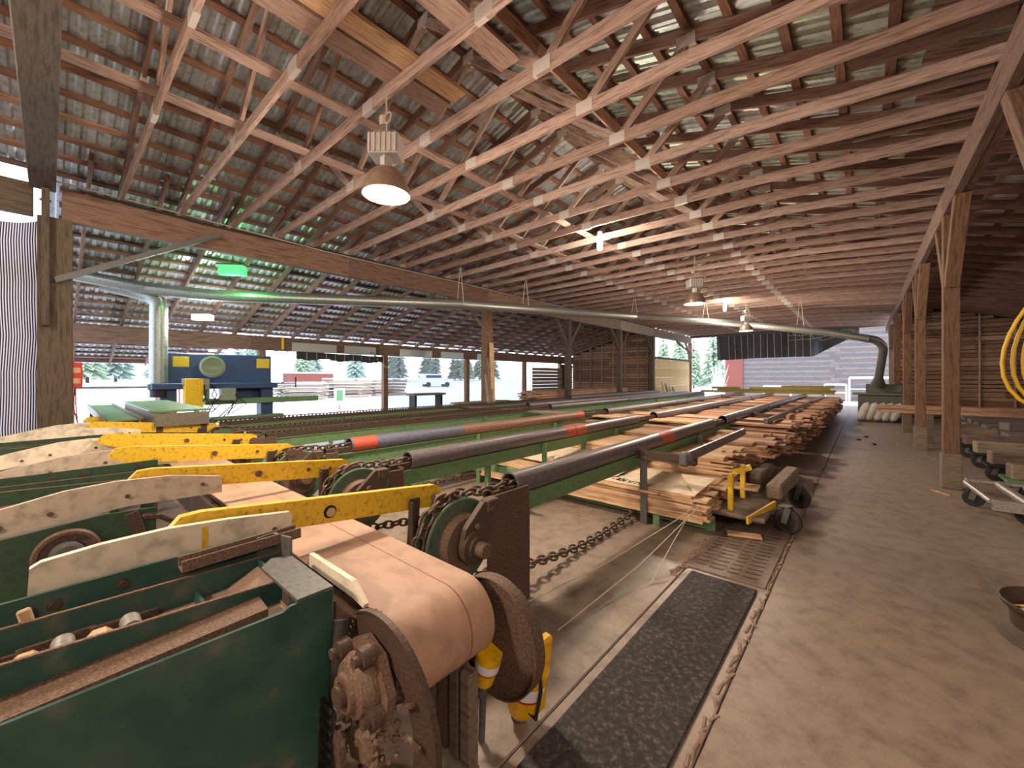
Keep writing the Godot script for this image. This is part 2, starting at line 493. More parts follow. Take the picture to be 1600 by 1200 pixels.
const TSP := 0.76
func build_roof():
	var c := struct("ceiling")
	var z0 := 5.5; var z1 := -29.6
	var cs := sqrt(1 + SLOPE * SLOPE)
	# purlins: lie on the rafters, run down the shed
	for side in [-1.0, 1.0]:
		var reach: float = 14.2 if side < 0 else 9.6
		var k := int(reach / 0.42)
		for i in k + 1:
			var d: float = 0.12 + i * 0.42
			var x: float = RIDGE_X + side * d
			var y := roof_y(x) + 0.14 + 0.02
			var zz: float = z1 if x > XL - 0.3 and x < XR + 0.3 else (-23.2 if x > -15.25 else -4.1)
			beam("purlin", Vector3(x, y, z0 if x > XL - 0.4 else -0.1), Vector3(x, y, zz), 0.09, 0.04, wood("purlin", i + int(side) + 3), c, Vector3(-side * -SLOPE, 1, 0).normalized())
	# sheets
	var wid := 0.912
	var n := int((z0 - z1) / wid)
	var segs := [[-1.0, 0.02, 5.2], [-1.0, 5.15, 11.1], [1.0, 0.02, 5.2], [1.0, 5.15, 9.9], [-1.0, 11.05, 14.75]]
	var ms := []
	for s in segs: ms.append(corrugated((s[2] - s[1]) * cs, wid))
	for i in n:
		var z := z0 - wid * (i + 0.5)
		for s in 5:
			if z < -23.6 and s % 2 == 1: continue
			if s == 4 and (z < -4.0 or z > 0.0): continue
			if z > 0.0 and s == 1: continue
			var side: float = segs[s][0]
			var xm: float = RIDGE_X + side * (segs[s][1] + segs[s][2]) / 2
			var y := roof_y(xm) + 0.14 + 0.04 + (0.006 if s % 2 == 0 else 0.0)
			var ax := Vector3(1, -side * SLOPE, 0).normalized()
			var up := Vector3(side * SLOPE, 1, 0).normalized()
			put("roof_sheet", ms[s], mats["roof%d" % ((i * 7 + s * 5 + (i * i) % 3) % 3)], c, Transform3D(Basis(ax, up, Vector3(0, 0, 1)), Vector3(xm, y, z)))
	var cap := MB.new()
	for side in [-1.0, 1.0]:
		cap.bar(Vector3(RIDGE_X + side * 0.13, roof_y(RIDGE_X + 0.13) + 0.225, z0), Vector3(RIDGE_X + side * 0.13, roof_y(RIDGE_X + 0.13) + 0.225, z1), 0.28, 0.004, Vector3(side * SLOPE, 1, 0).normalized())
	obj("ridge_cap", cap, mats["roof0"], c)
	# aisle rafters
	var i := 0
	var z := -0.4
	while z > -23.3:
		beam("rafter", Vector3(XL + 0.6, roof_y(XL + 0.6) + 0.07, z), Vector3(-18.4 if z > -4.1 else -15.1, roof_y(-18.4 if z > -4.1 else -15.1) + 0.07, z), 0.045, 0.14, wood("chordm", i), c)
		i += 1; z -= 0.86
	z = 3.4
	while z > -23.0:
		beam("rafter", Vector3(XR - 0.5, roof_y(XR - 0.5) + 0.07, z), Vector3(5.5, roof_y(5.5) + 0.07, z), 0.045, 0.15, wood("chordm", i * 3), c)
		i += 1; z -= TSP

# ---------------------------------------------------------------- trusses
func build_trusses():
	var plate := MB.new(); plate.box(Vector3.ZERO, Vector3(0.2, 0.13, 0.05))
	var pm := plate.done()
	for k in range(-4, 39):
		if k == 0: continue
		var z := -TSP * k
		var idx := k + 5
		var t: Node3D
		if k < 0:
			t = thing("roof_truss", "timber roof truss over the camera end, %s from the closed gable" % ordinal(idx), "roof truss", Vector3(RIDGE_X, 4.4, z), "timber roof trusses")
		else:
			t = thing("roof_truss", "timber roof truss, %s in the row counting from the dark tie beam" % ordinal(max(k, 1)), "roof truss", Vector3(RIDGE_X, 4.4, z), "timber roof trusses")
		var o := Vector3(RIDGE_X, 4.4, 0)
		var jl := rng.randf_range(-0.012, 0.012)
		var L := Vector3(XL - 0.1, 4.5 + jl, 0) - o
		var M := Vector3(-4.05, 4.53 + rng.randf_range(-0.01, 0.02), 0) - o
		var M2 := Vector3(-1.2, 4.5 + rng.randf_range(-0.01, 0.02), 0) - o
		var R := Vector3(XR + 0.12, 4.36, 0) - o
		beam("bottom_chord", L, M, 0.04, 0.125, wood("truss", k * 3), t)
		beam("bottom_chord", M, M2, 0.04, 0.125, wood("truss", k * 3 + 1), t)
		beam("bottom_chord", M2, R, 0.04, 0.125, wood("truss", k * 3 + 1), t)
		var rid := Vector3(RIDGE_X, 6.0, 0) - o
		var dz := 0.045 * (1 if k % 2 == 0 else -1)
		beam("top_chord", Vector3(XL - 0.55, roof_y(XL - 0.55), 0) - o + Vector3(0, 0.06, 0), rid + Vector3(0, 0.06, 0), 0.04, 0.13, wood("chordm", k), t)
		beam("top_chord", rid + Vector3(0, 0.06, 0), Vector3(XR + 0.5, roof_y(XR + 0.5), 0) - o + Vector3(0, 0.06, 0), 0.04, 0.13, wood("chordm", k + 2), t)
		var w := [[Vector3(-5.93, 4.52, 0), Vector3(-6.75, 5.24, 0)], [Vector3(-5.93, 4.52, 0), Vector3(-4.14, 5.98, 0)], [Vector3(-2.27, 4.5, 0), Vector3(-4.06, 5.98, 0)], [Vector3(-2.27, 4.5, 0), Vector3(-1.46, 5.24, 0)]]
		for p in w: beam("web", p[0] - o, p[1] - o, 0.038, 0.1, wood("truss", k * 5 + int(p[1].x)), t, Vector3(0.3, 1, 0))
		for p in [Vector3(-5.93, 4.53, 0), Vector3(-4.05, 4.53, 0), Vector3(-2.27, 4.52, 0), Vector3(-4.1, 6.0, 0), Vector3(-6.75, 5.26, 0), Vector3(-1.46, 5.26, 0)]:
			put("gusset_plate", pm, mats["gusset"], t, Transform3D(Basis.IDENTITY, p - o))
	# long boards that tie the bottom chords together
	var ties := [[-5.62, 4.61, 0.14, 0.035, "truss", "board tying the truss chords, nearest the left girder"], [-4.42, 4.62, 0.14, 0.035, "truss", "board tying the truss chords, beside the splice plates under the ridge"], [-3.55, 4.62, 0.24, 0.04, "truss", "wide pale plank lying on the truss chords beside the ridge"], [-3.28, 4.62, 0.22, 0.04, "fresh", "second wide plank lying on the truss chords, next to the first"], [-2.55, 4.6, 0.24, 0.04, "truss", "board tying the truss chords along the row of right web plates"]]
	for b in ties:
		var tz := 1.5; var te := -28.5
		if b[2] > 0.21: te = -2.9
		var t := thing("tie_board", b[5], "board", Vector3(b[0], b[1], 0), "boards on the truss chords")
		var z := tz; var i := 0
		while z > te:
			var ln: float = min(TSP * 5, z - te)
			beam("board_length", Vector3(0, (i % 2) * 0.002, z), Vector3(0, (i % 2) * 0.002, z - ln + 0.004), b[2], b[3], wood(b[4], i), t)
			z -= ln; i += 1
	var rb := thing("ridge_board", "red-brown board running under the right roof slope beside the ridge", "board", Vector3(-3.0, 5.6, 0))
	for i in 6: beam("board_length", Vector3(0, 0, 1 - i * 4.9), Vector3(0, 0, 1 - (i + 1) * 4.9 + 0.004), 0.04, 0.15, wood("orange", i + 1), rb, Vector3(0.28, 1, 0))

# ---------------------------------------------------------------- posts and girders
func y_post(label: String, x: float, z: float, top: float, w: float, m: String, braces: Array, wrap: bool, bw := 0.12):
	var t := thing("timber_post", label, "post", Vector3(x, 0, z))
	beam("shaft", Vector3(0, 0, 0), Vector3(0, top, 0), w, w, wood(m, int(abs(z))), t, Vector3.UP, 0.008)
	for b in braces:
		beam("knee_brace", Vector3(0, top - 1.02, b * w * 0.42), Vector3(0, top + 0.04, b * (0.86 + w * 0.4)), bw, bw, wood(m, int(abs(z)) + 1), t, Vector3(0, 1, 0.2), 0.006)
	if wrap:
		put("base_casing", boxmesh(Vector3(w + 0.035, 0.5, w + 0.035), 0.006), mats["weather1"], t, Transform3D(Basis.IDENTITY, Vector3(0, 0.25, 0)))
	return t

func build_posts():
	# right row
	var names := ["timber post with knee braces, outside the view beside the camera", "timber post nearest the camera in the right row, brown lower half", "second timber post of the right row, behind the nearest one", "third timber post of the right row", "fourth timber post of the right row, beside the white sacks", "last timber post of the right row at the far opening"]
	var zs := [-4.35, -8.6, -12.8, -16.5, -21.3, -25.5]
	for i in 6:
		y_post(names[i], XR, zs[i], 3.95, 0.17, "post", [1, -1], true, 0.15)
	for i in 7:
		var z0: float = [2.0, -1.0, -4.35, -8.6, -12.8, -16.5, -21.3][i]
		var z1: float = [-1.0, -4.35, -8.6, -12.8, -16.5, -21.3, -29.3][i]
		var gd := thing("girder", "right-hand timber girder on the post row, %s length from the camera end" % ordinal(i + 1), "beam", Vector3(XR, 4.12, (z0 + z1) / 2))
		beam("timber", Vector3(-0.045, 0, (z0 - z1) / 2 - 0.003), Vector3(-0.045, 0, -(z0 - z1) / 2), 0.085, 0.34, wood("girder", i + 2), gd, Vector3.UP, 0.006)
		beam("timber", Vector3(0.045, 0.01, (z0 - z1) / 2 - 0.003), Vector3(0.045, 0.01, -(z0 - z1) / 2), 0.085, 0.32, wood("girder", i), gd, Vector3.UP, 0.006)
	# scabbed blocks above the right girder
	for i in 4:
		var z := -4.2 - i * 0.76
		var b := MB.new()
		var o := beam("splice_block", Vector3(-0.1, 4.57, z), Vector3(0.9, 4.46, z), 0.04, 0.16, wood("girder", i), self)
		tag(o, "short splice board beside a truss end above the right girder, %s from the camera" % ordinal(i + 1), "board", "splice boards above the right girder")
	# left row
	var t := thing("timber_post", "big dark square post at the left with bolted scab timber", "post", Vector3(XL, 0, -0.05))
	beam("shaft", Vector3(0, 0, 0.0), Vector3(0, 3.95, 0.0), 0.35, 0.3, mats["gpost0"], t, Vector3.RIGHT, 0.01)
	beam("scab_timber", Vector3(0.19, 2.35, 0.095), Vector3(0.19, 4.32, 0.095), 0.2, 0.08, mats["gpost1"], t, Vector3.BACK, 0.008)
	for yy in [2.43, 4.15]:
		for dz in [0.05, 0.14]:
			var b := MB.new(); b.cyl(Vector3(0.23, yy, dz), Vector3(0.245, yy, dz), 0.016, 8)
			obj("bolt", b, mats["steelp"], t)
	tag(beam("tie_beam", Vector3(XL + 0.1, 4.45, 0.07), Vector3(XR + 0.05, 4.45, 0.07), 0.26, 0.24, mats["gpost1"], self, Vector3.UP, 0.01), "heavy dark tie beam running from the big dark post over the camera", "beam")
	y_post("second post of the left girder row, with planks leaning on it", XL, -9.2, 3.95, 0.26, "post", [], false)
	y_post("third post of the left girder row with two knee braces", XL, -13.9, 3.98, 0.22, "gpost", [1, -1], false)
	y_post("fourth post of the left girder row with two knee braces", XL, -18.5, 3.98, 0.22, "gpost", [1, -1], false)
	y_post("fifth post of the left girder row beside the end wall", XL, -22.6, 3.98, 0.22, "gpost", [1], false)
	y_post("end post of the left girder row at the open gable", XL, -29.2, 3.98, 0.22, "chordm", [1], false)
	var gz := [-0.12, -4.6, -9.2, -13.9, -18.5, -22.6, -29.3]
	for i in 6:
		var o := beam("girder", Vector3(XL, 4.18, gz[i]), Vector3(XL, 4.18, gz[i + 1] + 0.004), 0.15, 0.46, wood("girder" if i < 3 else "weather", i), self, Vector3.UP, 0.008)
		tag(o, "left-hand timber girder carrying the trusses, %s length from the big dark post" % ordinal(i + 1), "beam")
	var ob := beam("girder", Vector3(XL, 4.18, 5.0), Vector3(XL, 4.18, 0.16), 0.15, 0.46, wood("gpost", 0), self, Vector3.UP, 0.008)
	tag(ob, "dark girder above the striped curtain, left of the big post", "beam")
	# steel angle brace of the near post
	var br := MB.new()
	br.bar(Vector3(-8.93, 3.03, -0.05), Vector3(-8.93, 4.22, -2.05), 0.012, 0.09)
	br.bar(Vector3(-8.9, 2.99, -0.05), Vector3(-8.9, 4.18, -2.05), 0.07, 0.012)
	tag(obj("steel_brace", br, mats["grey"]), "grey steel angle brace from the big dark post up to the girder", "brace")
	var br2 := beam("wood_brace", Vector3(XL + 0.16, 3.95, -8.0), Vector3(XL + 0.16, 2.9, -9.15), 0.04, 0.06, wood("chordm", 0), self)
	tag(br2, "thin diagonal brace on the second left post below the duct", "brace")
	# outer left wall line: posts and beam
	var oz := [-0.3, -4.55, -9.05, -13.6, -18.1, -21.7]
	var on := ["outer left post hidden behind the big dark post", "outer left post beside the blue machine", "outer left post between open bay and mesh screen, dark brown", "outer left post between the two mesh screens", "outer left post behind the leaning planks", "outer left post beside the stacked panel"]
	for i in 6:
		y_post(on[i], XO, oz[i], 2.5, 0.2, "post", [], false)
	for i in 5:
		var o := beam("girder", Vector3(XO, 2.73, oz[i] + 0.3), Vector3(XO, 2.73, oz[i + 1] + 0.304), 0.14, 0.46, wood("girder", i), self, Vector3.UP, 0.008)
		tag(o, "outer eave beam of the left aisle, %s bay from the big dark post" % ordinal(i + 1), "beam")
	var oo := beam("girder", Vector3(XO, 2.73, oz[5] + 0.3), Vector3(XO, 2.73, -23.2), 0.14, 0.46, wood("girder", 1), self, Vector3.UP, 0.008)
	tag(oo, "outer eave beam of the left aisle, last bay before the end wall", "beam")
	var pb := [[Vector3(XO + 0.1, 2.55, -8.6), Vector3(XO + 0.14, 2.0, -9.1)]]
	tag(beam("wood_brace", Vector3(XO + 0.12, 2.6, -8.4), Vector3(XO + 0.12, 1.98, -9.1), 0.04, 0.05, wood("truss", 0), self), "short pale brace at the outer post beside the mesh screen", "brace")
	# grey sheets hung on the outer beam
	var sh := [[-5.45, -7.0], [-7.3, -8.6], [-9.7, -11.4], [-11.9, -13.3], [-14.2, -15.2]]
	for i in 5:
		var b := MB.new(); b.box(Vector3(XO + 0.085, 2.66, (sh[i][0] + sh[i][1]) / 2), Vector3(0.02, 0.3, abs(sh[i][0] - sh[i][1])), Basis.IDENTITY, 0.003)
		tag(obj("grey_panel", b, mats["galv"]), "grey sheet panel on the outer eave beam, %s from the blue machine" % ordinal(i + 1), "panel", "grey panels on the outer beam")
	var yb := MB.new(); yb.box(Vector3(XO + 0.11, 2.76, -5.15), Vector3(0.04, 0.42, 0.07), Basis.IDENTITY, 0.004)
	tag(obj("yellow_strip", yb, mats["yellowc"]), "short upright yellow strip on the outer beam above the blue machine", "strip")
	# beam across the open far gable
	tag(beam("girder", Vector3(XL, 4.42, -29.25), Vector3(XR + 0.2, 4.46, -29.25), 0.12, 0.22, wood("gpost", 1), self), "tie beam across the open far gable above the black tarp", "beam")

# ---------------------------------------------------------------- walls
func board_wall(nm: String, x0: float, x1: float, z: float, ytop: Callable, seedv: int, studs: Array):
	var w := struct(nm)
	var r := RandomNumberGenerator.new(); r.seed = seedv
	var y := 0.05
	var i := 0
	while y < 5.2:
		var h := r.randf_range(0.12, 0.2)
		var x := x0
		# cut boards at the roof line
		var xa := x0; var xb := x1
		var ym := y + h
		while xa < xb and ytop.call(xa) < ym: xa += 0.05
		while xb > xa and ytop.call(xb) < ym: xb -= 0.05
		if xb - xa > 0.3:
			var mid := lerpf(xa, xb, r.randf_range(0.35, 0.65))
			for s in [[xa, mid - 0.003], [mid + 0.003, xb]]:
				beam("board", Vector3(s[0], y + h / 2, z - r.randf_range(0, 0.025)), Vector3(s[1], y + h / 2, z - r.randf_range(0, 0.025)), 0.022, h - r.randf_range(0.008, 0.045), wood("wall", i + r.randi() % 4), w)
				i += 1
		y += h
	for s in studs:
		var top: float = ytop.call(s)
		beam("stud", Vector3(s, 0, z + 0.06), Vector3(s, top, z + 0.06), 0.05, 0.09, wood("truss", i + int(s * 7)), w, Vector3.BACK)
	var back := MB.new()
	var pl := PackedVector2Array([Vector2(x0, 0), Vector2(x1, 0), Vector2(x1, ytop.call(x1) + 0.08), Vector2(x0, ytop.call(x0) + 0.08)])
	back.prism(pl, 0.02, Transform3D(Basis.IDENTITY, Vector3(0, 0, z - 0.09)))
	obj("backing_board", back, mats["black"], w)
	return w

func build_walls():
	var yl := func(x: float) -> float: return roof_y(x) + 0.1
	board_wall("wall_left_end", XO, XL - 0.1, -23.2, yl, 5, [-14.2, -13.4, -12.6, -11.8, -11.0, -10.2, -9.6])
	board_wall("wall_right_end", XR + 0.1, 5.6, -22.9, yl, 9, [1.6, 2.4, 3.25, 4.1, 4.9])
	# outer right wall, wall behind the camera: solid boards of the same shed
	var wr := struct("wall_right")
	for i in 16:
		beam("board", Vector3(5.65, 0.1 + i * 0.2, 5.4), Vector3(5.65, 0.1 + i * 0.2, -23), 0.03, 0.195, wood("wall", i), wr)
	var wb := struct("wall_back")
	for i in 28:
		var y := 0.1 + i * 0.21
		var half: float = clamp((6.15 - y) / SLOPE, 0.3, 30)
		beam("board", Vector3(max(XL, RIDGE_X - half), y, 5.4), Vector3(min(5.6, RIDGE_X + half), y, 5.4), 0.03, 0.205, wood("wall", i + 2), wb)
	# pale sheathed low wall of the last left bay with an opening above
	var wo := struct("wall_left_bay")
	for i in 5:
		beam("sheathing_board", Vector3(XL, 0.3 + i * 0.53, -22.75), Vector3(XL, 0.3 + i * 0.53, -29.1), 0.02, 0.525, wood("osb", i), wo)
	beam("rail", Vector3(XL + 0.05, 2.75, -22.75), Vector3(XL + 0.05, 2.75, -29.1), 0.06, 0.12, wood("gpost", 0), wo)
	beam("brace", Vector3(XL + 0.08, 3.9, -26.3), Vector3(XL + 0.08, 3.3, -29.0), 0.05, 0.12, wood("gpost", 1), wo)

# ---------------------------------------------------------------- chain
func link_mesh(len: float, w: float, r: float) -> MB:
	var b := MB.new()
	var p := PackedVector3Array()
	var h := len / 2 - w / 2
	for i in 5: p.append(Vector3(h + cos(-PI / 2 + PI * i / 4) * w / 2, 0, sin(-PI / 2 + PI * i / 4) * w / 2))
	for i in 5: p.append(Vector3(-h + cos(PI / 2 + PI * i / 4) * w / 2, 0, sin(PI / 2 + PI * i / 4) * w / 2))
	b.tube(p, r, 6, true)
	return b

func chain_along(b: MB, path: PackedVector3Array, lk: MB, pitch: float, normal := Vector3.UP):
	var c := Curve3D.new()
	c.bake_interval = 0.02
	for p in path: c.add_point(p)
	var L := c.get_baked_length()
	var k := int(L / pitch)
	for i in k:
		var s := (i + 0.5) * pitch
		var p := c.sample_baked(s)
		var t := (c.sample_baked(min(s + 0.01, L)) - c.sample_baked(max(s - 0.01, 0))).normalized()
		var z := t.cross(normal).normalized()
		var y := z.cross(t).normalized()
		var bs := Basis(t, y, z).rotated(t, PI / 4 if i % 2 == 0 else -PI / 4)
		b.join(lk, Transform3D(bs, p))

# ---------------------------------------------------------------- chain conveyors
func hollow_pipe(b: MB, z0: float, z1: float, r: float, y: float, k := 20):
	# pipe cover slit open along its underside
	var t := 0.011
	var a0 := -PI * 0.28; var a1 := PI * 1.28
	for i in k:
		var a := lerpf(a0, a1, float(i) / k); var c := lerpf(a0, a1, float(i + 1) / k)
		var da := Vector3(cos(a), sin(a), 0); var dc := Vector3(cos(c), sin(c), 0)
		var o := Vector3(0, y, z0); var e := Vector3(0, y, z1)
		b.tris(o + da * r, e + da * r, e + dc * r, da, da, dc); b.tris(o + da * r, e + dc * r, o + dc * r, da, dc, dc)
		var q := r - t
		b.tris(o + da * q, e + dc * q, e + da * q, -da, -dc, -da); b.tris(o + da * q, o + dc * q, e + dc * q, -da, -dc, -dc)
		b.quad(o + da * q, o + da * r, o + dc * r, o + dc * q)
		b.quad(e + da * r, e + da * q, e + dc * q, e + dc * r)

func sheave(t: Node3D, zc: float, yc: float, r: float):
	var b := MB.new()
	for s in [-1.0, 1.0]:
		var xf := Transform3D(Basis(Vector3(0, 1, 0), Vector3(1, 0, 0), Vector3(0, 0, -1)), Vector3(s * 0.055, yc, zc))
		b.lathe([Vector2(0.05, -0.011), Vector2(r - 0.008, -0.011), Vector2(r, -0.004), Vector2(r, 0.004), Vector2(r - 0.008, 0.011), Vector2(0.05, 0.011)], 40, xf)
	obj("sheave_flange", b, mats["greenp"], t)
	var h := MB.new()
	var xf2 := Transform3D(Basis(Vector3(0, 1, 0), Vector3(1, 0, 0), Vector3(0, 0, -1)), Vector3(0, yc, zc))
	h.lathe([Vector2(0.03, -0.1), Vector2(r * 0.56, -0.1), Vector2(r * 0.62, -0.07), Vector2(r * 0.8, -0.04), Vector2(r * 0.8, 0.04), Vector2(r * 0.66, 0.07), Vector2(r * 0.66, 0.1), Vector2(r * 0.6, 0.12), Vector2(0.03, 0.12)], 32, xf2)
	obj("sheave_hub", h, mats["hub"], t)

func build_conveyors():
	var lk := link_mesh(0.105, 0.064, 0.0105)
	var X := [-1.97, -3.25, -4.5, -6.35, -7.18, -8.7]
	var lab := ["chain conveyor line nearest the floor aisle with long grey pipe covers", "second chain conveyor line from the aisle, grey pipe with one red joint", "third chain conveyor line from the aisle, pipe part blue part rusty", "fourth chain conveyor line, bare chain on a green rail beside the third", "fifth chain conveyor line, bare chain close beside the fourth", "sixth chain conveyor line, bare chain farthest from the aisle by the snowy opening"]
	var covers := [[[-2.23, -5.25], [-5.27, -7.4], [-8.18, -12.4], [-12.55, -16.5], [-16.6, -22.4]], [[-2.22, -5.06], [-5.08, -7.25], [-8.13, -12.0], [-12.02, -17.2], [-17.4, -22.4]], [[-2.28, -4.0], [-4.0, -7.37], [-8.44, -13.0], [-13.02, -18.2], [-18.4, -22.4]], [[-8.8, -13.5], [-13.55, -22.4]], [[-8.9, -14.5], [-14.55, -22.4]], [[-13.4, -22.4]]]
	for i in 6:
		var t := thing("chain_conveyor", lab[i], "conveyor", Vector3(X[i], 0, 0))
		var bare := i >= 3
		# green rail: channel
		var b := MB.new()
		var z0 := -1.95; var z1 := -22.6
		b.box(Vector3(0.045, 0.665, (z0 + z1) / 2), Vector3(0.012, 0.13, z0 - z1))
		b.box(Vector3(-0.045, 0.665, (z0 + z1) / 2), Vector3(0.012, 0.13, z0 - z1))
		b.box(Vector3(0.0, 0.735, (z0 + z1) / 2), Vector3(0.14, 0.012, z0 - z1))
		obj("rail", b, mats["green"], t)
		var w := MB.new()
		for s in [-1.0, 1.0]: w.box(Vector3(s * 0.042, 0.775, (z0 - 0.05 + z1) / 2), Vector3(0.02, 0.07, z0 - 0.05 - z1), Basis.IDENTITY, 0.004)
		w.box(Vector3(0, 0.75, (z0 - 0.05 + z1) / 2), Vector3(0.07, 0.02, z0 - 0.05 - z1))
		obj("chain_guide", w, mats["steel"], t)
		# chain round the sheave and along the guide where it can be seen
		var ch := MB.new()
		var r := 0.285; var yc := 0.57; var zc := -1.7
		var path := PackedVector3Array()
		for a in range(0, 19): path.append(Vector3(0, yc + sin(PI * 1.25 - PI * 0.75 * a / 18.0) * r, zc - cos(PI * 1.25 - PI * 0.75 * a / 18.0) * r))
		var end_near: float = covers[i][0][0] - 0.35
		path.append(Vector3(0, 0.825, -1.98))
		path.append(Vector3(0, 0.815, end_near))
		chain_along(ch, path, lk, 0.076, Vector3.RIGHT)
		for c in covers[i].size() - 1:
			if covers[i][c][1] - covers[i][c + 1][0] > 0.3:
				chain_along(ch, PackedVector3Array([Vector3(0, 0.815, covers[i][c][1] + 0.1), Vector3(0, 0.815, covers[i][c + 1][0] - 0.1)]), lk, 0.076, Vector3.RIGHT)
		# slack return chain below
		if i < 3:
			var zz := -2.0
			var ret := PackedVector3Array()
			for k in 13:
				var f := k / 12.0
				ret.append(Vector3(0, lerpf(0.3, 0.13, f) - 0.22 * sin(PI * f) * (0.75 if i == 0 else 0.3), -1.75 - 3.0 * f))
			chain_along(ch, ret, lk, 0.078, Vector3.RIGHT)
		obj("chain", ch, mats["chain"], t)
		for c in covers[i].size():
			var p := MB.new()
			hollow_pipe(p, covers[i][c][0], covers[i][c][1], 0.088, 0.812)
			obj("pipe_cover", p, mats["pipeb" if (i == 2 and c == 0) else ("piper" if (i == 2 and c == 1) else "pipe")], t)
		var bands := []
		if i == 0: bands = [[-5.02, -5.255], [-5.265, -5.46]]
		if i == 1: bands = [[-4.82, -5.062], [-5.078, -5.36]]
		if i == 2: bands = [[-7.1, -7.375], [-2.3, -2.6]]
		for bd in bands:
			var p := MB.new(); hollow_pipe(p, bd[0], bd[1], 0.0895, 0.812)
			obj("painted_band", p, mats["red"], t).set_meta("label", "red painted band")
		sheave(t, zc, yc, 0.27)
		# shaft, flange bearing and hanger bracket
		var xf := Transform3D(Basis(Vector3(0, 1, 0), Vector3(1, 0, 0), Vector3(0, 0, -1)), Vector3(0, yc, zc))
		var s := MB.new(); s.lathe([Vector2(0, -0.3), Vector2(0.045, -0.3), Vector2(0.045, 0.285), Vector2(0.04, 0.29), Vector2(0, 0.29)], 20, xf)
		obj("shaft", s, mats["hub"], t)
		var br := MB.new()
		br.lathe([Vector2(0.045, 0.15), Vector2(0.1, 0.15), Vector2(0.105, 0.16), Vector2(0.1, 0.2), Vector2(0.07, 0.205), Vector2(0.068, 0.225), Vector2(0.045, 0.225)], 24, xf)
		var pl := PackedVector2Array([Vector2(-0.1, 0.0), Vector2(-0.07, 0.12), Vector2(0.08, 0.25), Vector2(0.19, 0.25), Vector2(0.19, 0.1), Vector2(0.1, -0.02), Vector2(0.06, -0.08), Vector2(-0.06, -0.08)])
		br.prism(pl, 0.04, Transform3D(Basis(Vector3(0, 0, -1), Vector3(0, 1, 0), Vector3(1, 0, 0)), Vector3(0.165, yc, zc)))
		br.box(Vector3(0.165, yc + 0.22, zc - 0.15), Vector3(0.08, 0.08, 0.1), Basis.IDENTITY, 0.008)
		obj("flange_bearing", br, mats["bearing"], t)
		for q in [Vector2(0.02, 0.12), Vector2(0.14, 0.2)]:
			obj("bolt", cylm(Vector3(0.18, yc + q.y, zc - q.x), Vector3(0.215, yc + q.y, zc - q.x), 0.024, 6), mats["steelp"], t)
		# floor plate leg: bent channel, only the aisle line is that tall
		var lp := MB.new()
		var foot := 0.0
		if i > 0:
			lp.box(Vector3(0.125, 0.7, -2.02), Vector3(0.014, 0.16, 0.14), Basis.IDENTITY, 0.004)
			lp.box(Vector3(0.09, 0.62, -2.09), Vector3(0.08, 0.34, 0.014), Basis.IDENTITY, 0.003)
		if i == 0: lp.box(Vector3(0.125, (foot + 0.82) / 2, -2.08), Vector3(0.016, 0.82 - foot, 0.42), Basis.IDENTITY, 0.004)
		if i == 0: lp.box(Vector3(0.07, (foot + 0.8) / 2, -2.295), Vector3(0.13, 0.8 - foot, 0.016), Basis.IDENTITY, 0.004)
		obj("side_plate", lp, mats["steelp"], t)
		# legs and floor rails below
		for lz in [-4.28, -6.3, -9.0, -12.5, -16.0, -20.0]:
			var lg := MB.new()
			var side := 0.15 if i == 0 else 0.08
			lg.bar(Vector3(side, 0.0, lz), Vector3(side, 0.74, lz), 0.02, 0.075, Vector3.RIGHT, 0.003)
			lg.box(Vector3(side - 0.03, 0.37, lz - 0.035), Vector3(0.05, 0.74, 0.012))
			obj("leg", lg, mats["green" if i > 0 else "grey"], t)
		for lz in [-3.3, -5.4]:
			if i == 0: continue
			var lg := MB.new()
			lg.box(Vector3(0.0, 0.3, lz), Vector3(0.06, 0.6, 0.05), Basis.IDENTITY, 0.003)
			obj("leg", lg, mats["green"], t)
	# outer guard rails carried on brackets off the aisle line
	var rz := [[-4.12, -6.55], [-8.6, -11.6], [-11.9, -15.6], [-15.9, -22.0]]
	for i in 4:
		var t := thing("guard_rail", "black guard bar on brackets over the stacked board ends, %s from the camera" % ordinal(i + 1), "rail", Vector3(-1.3, 0.82, rz[i][0]), "outer guard bars along the aisle")
		var b := MB.new()
		var ln: float = rz[i][0] - rz[i][1]
		b.box(Vector3(0, 0, -ln / 2), Vector3(0.06, 0.1, ln), Basis.IDENTITY, 0.02)
		obj("bar", b, mats["pipe"], t)
		var e := MB.new()
		e.box(Vector3(-0.04, -0.03, -0.01), Vector3(0.09, 0.14, 0.07), Basis.IDENTITY, 0.02)
		obj("end_block", e, mats["grey"], t)
		for z in ([-0.15] if i == 0 else [-0.15, -ln * 0.6]):
			var k := MB.new()
			k.box(Vector3(-0.28, -0.1, z), Vector3(0.62, 0.012, 0.09), Basis.IDENTITY, 0.003)
			k.box(Vector3(-0.28, -0.06, z - 0.04), Vector3(0.62, 0.08, 0.012), Basis.IDENTITY, 0.003)
			obj("bracket", k, mats["steel"], t)
	var fb := MB.new()
	fb.box(Vector3(-1.68, 0.06, -4.28), Vector3(0.07, 0.13, 0.012), Basis.IDENTITY, 0.003)
	fb.box(Vector3(-1.2, 0.09, -4.5), Vector3(0.09, 0.17, 0.02), Basis.IDENTITY, 0.003)
	fb.box(Vector3(-2.6, 0.07, -4.5), Vector3(2.9, 0.09, 0.03), Basis.IDENTITY, 0.003)
	tag(obj("cross_trestle", fb, mats["green"]), "low green steel cross frame on the floor under the front stack of boards", "frame")
	var cf := MB.new()
	cf.box(Vector3(-3.35, 0.52, -3.5), Vector3(0.85, 0.08, 0.05), Basis.IDENTITY, 0.003)
	cf.box(Vector3(-3.05, 0.26, -3.5), Vector3(0.06, 0.52, 0.05), Basis.IDENTITY, 0.003)
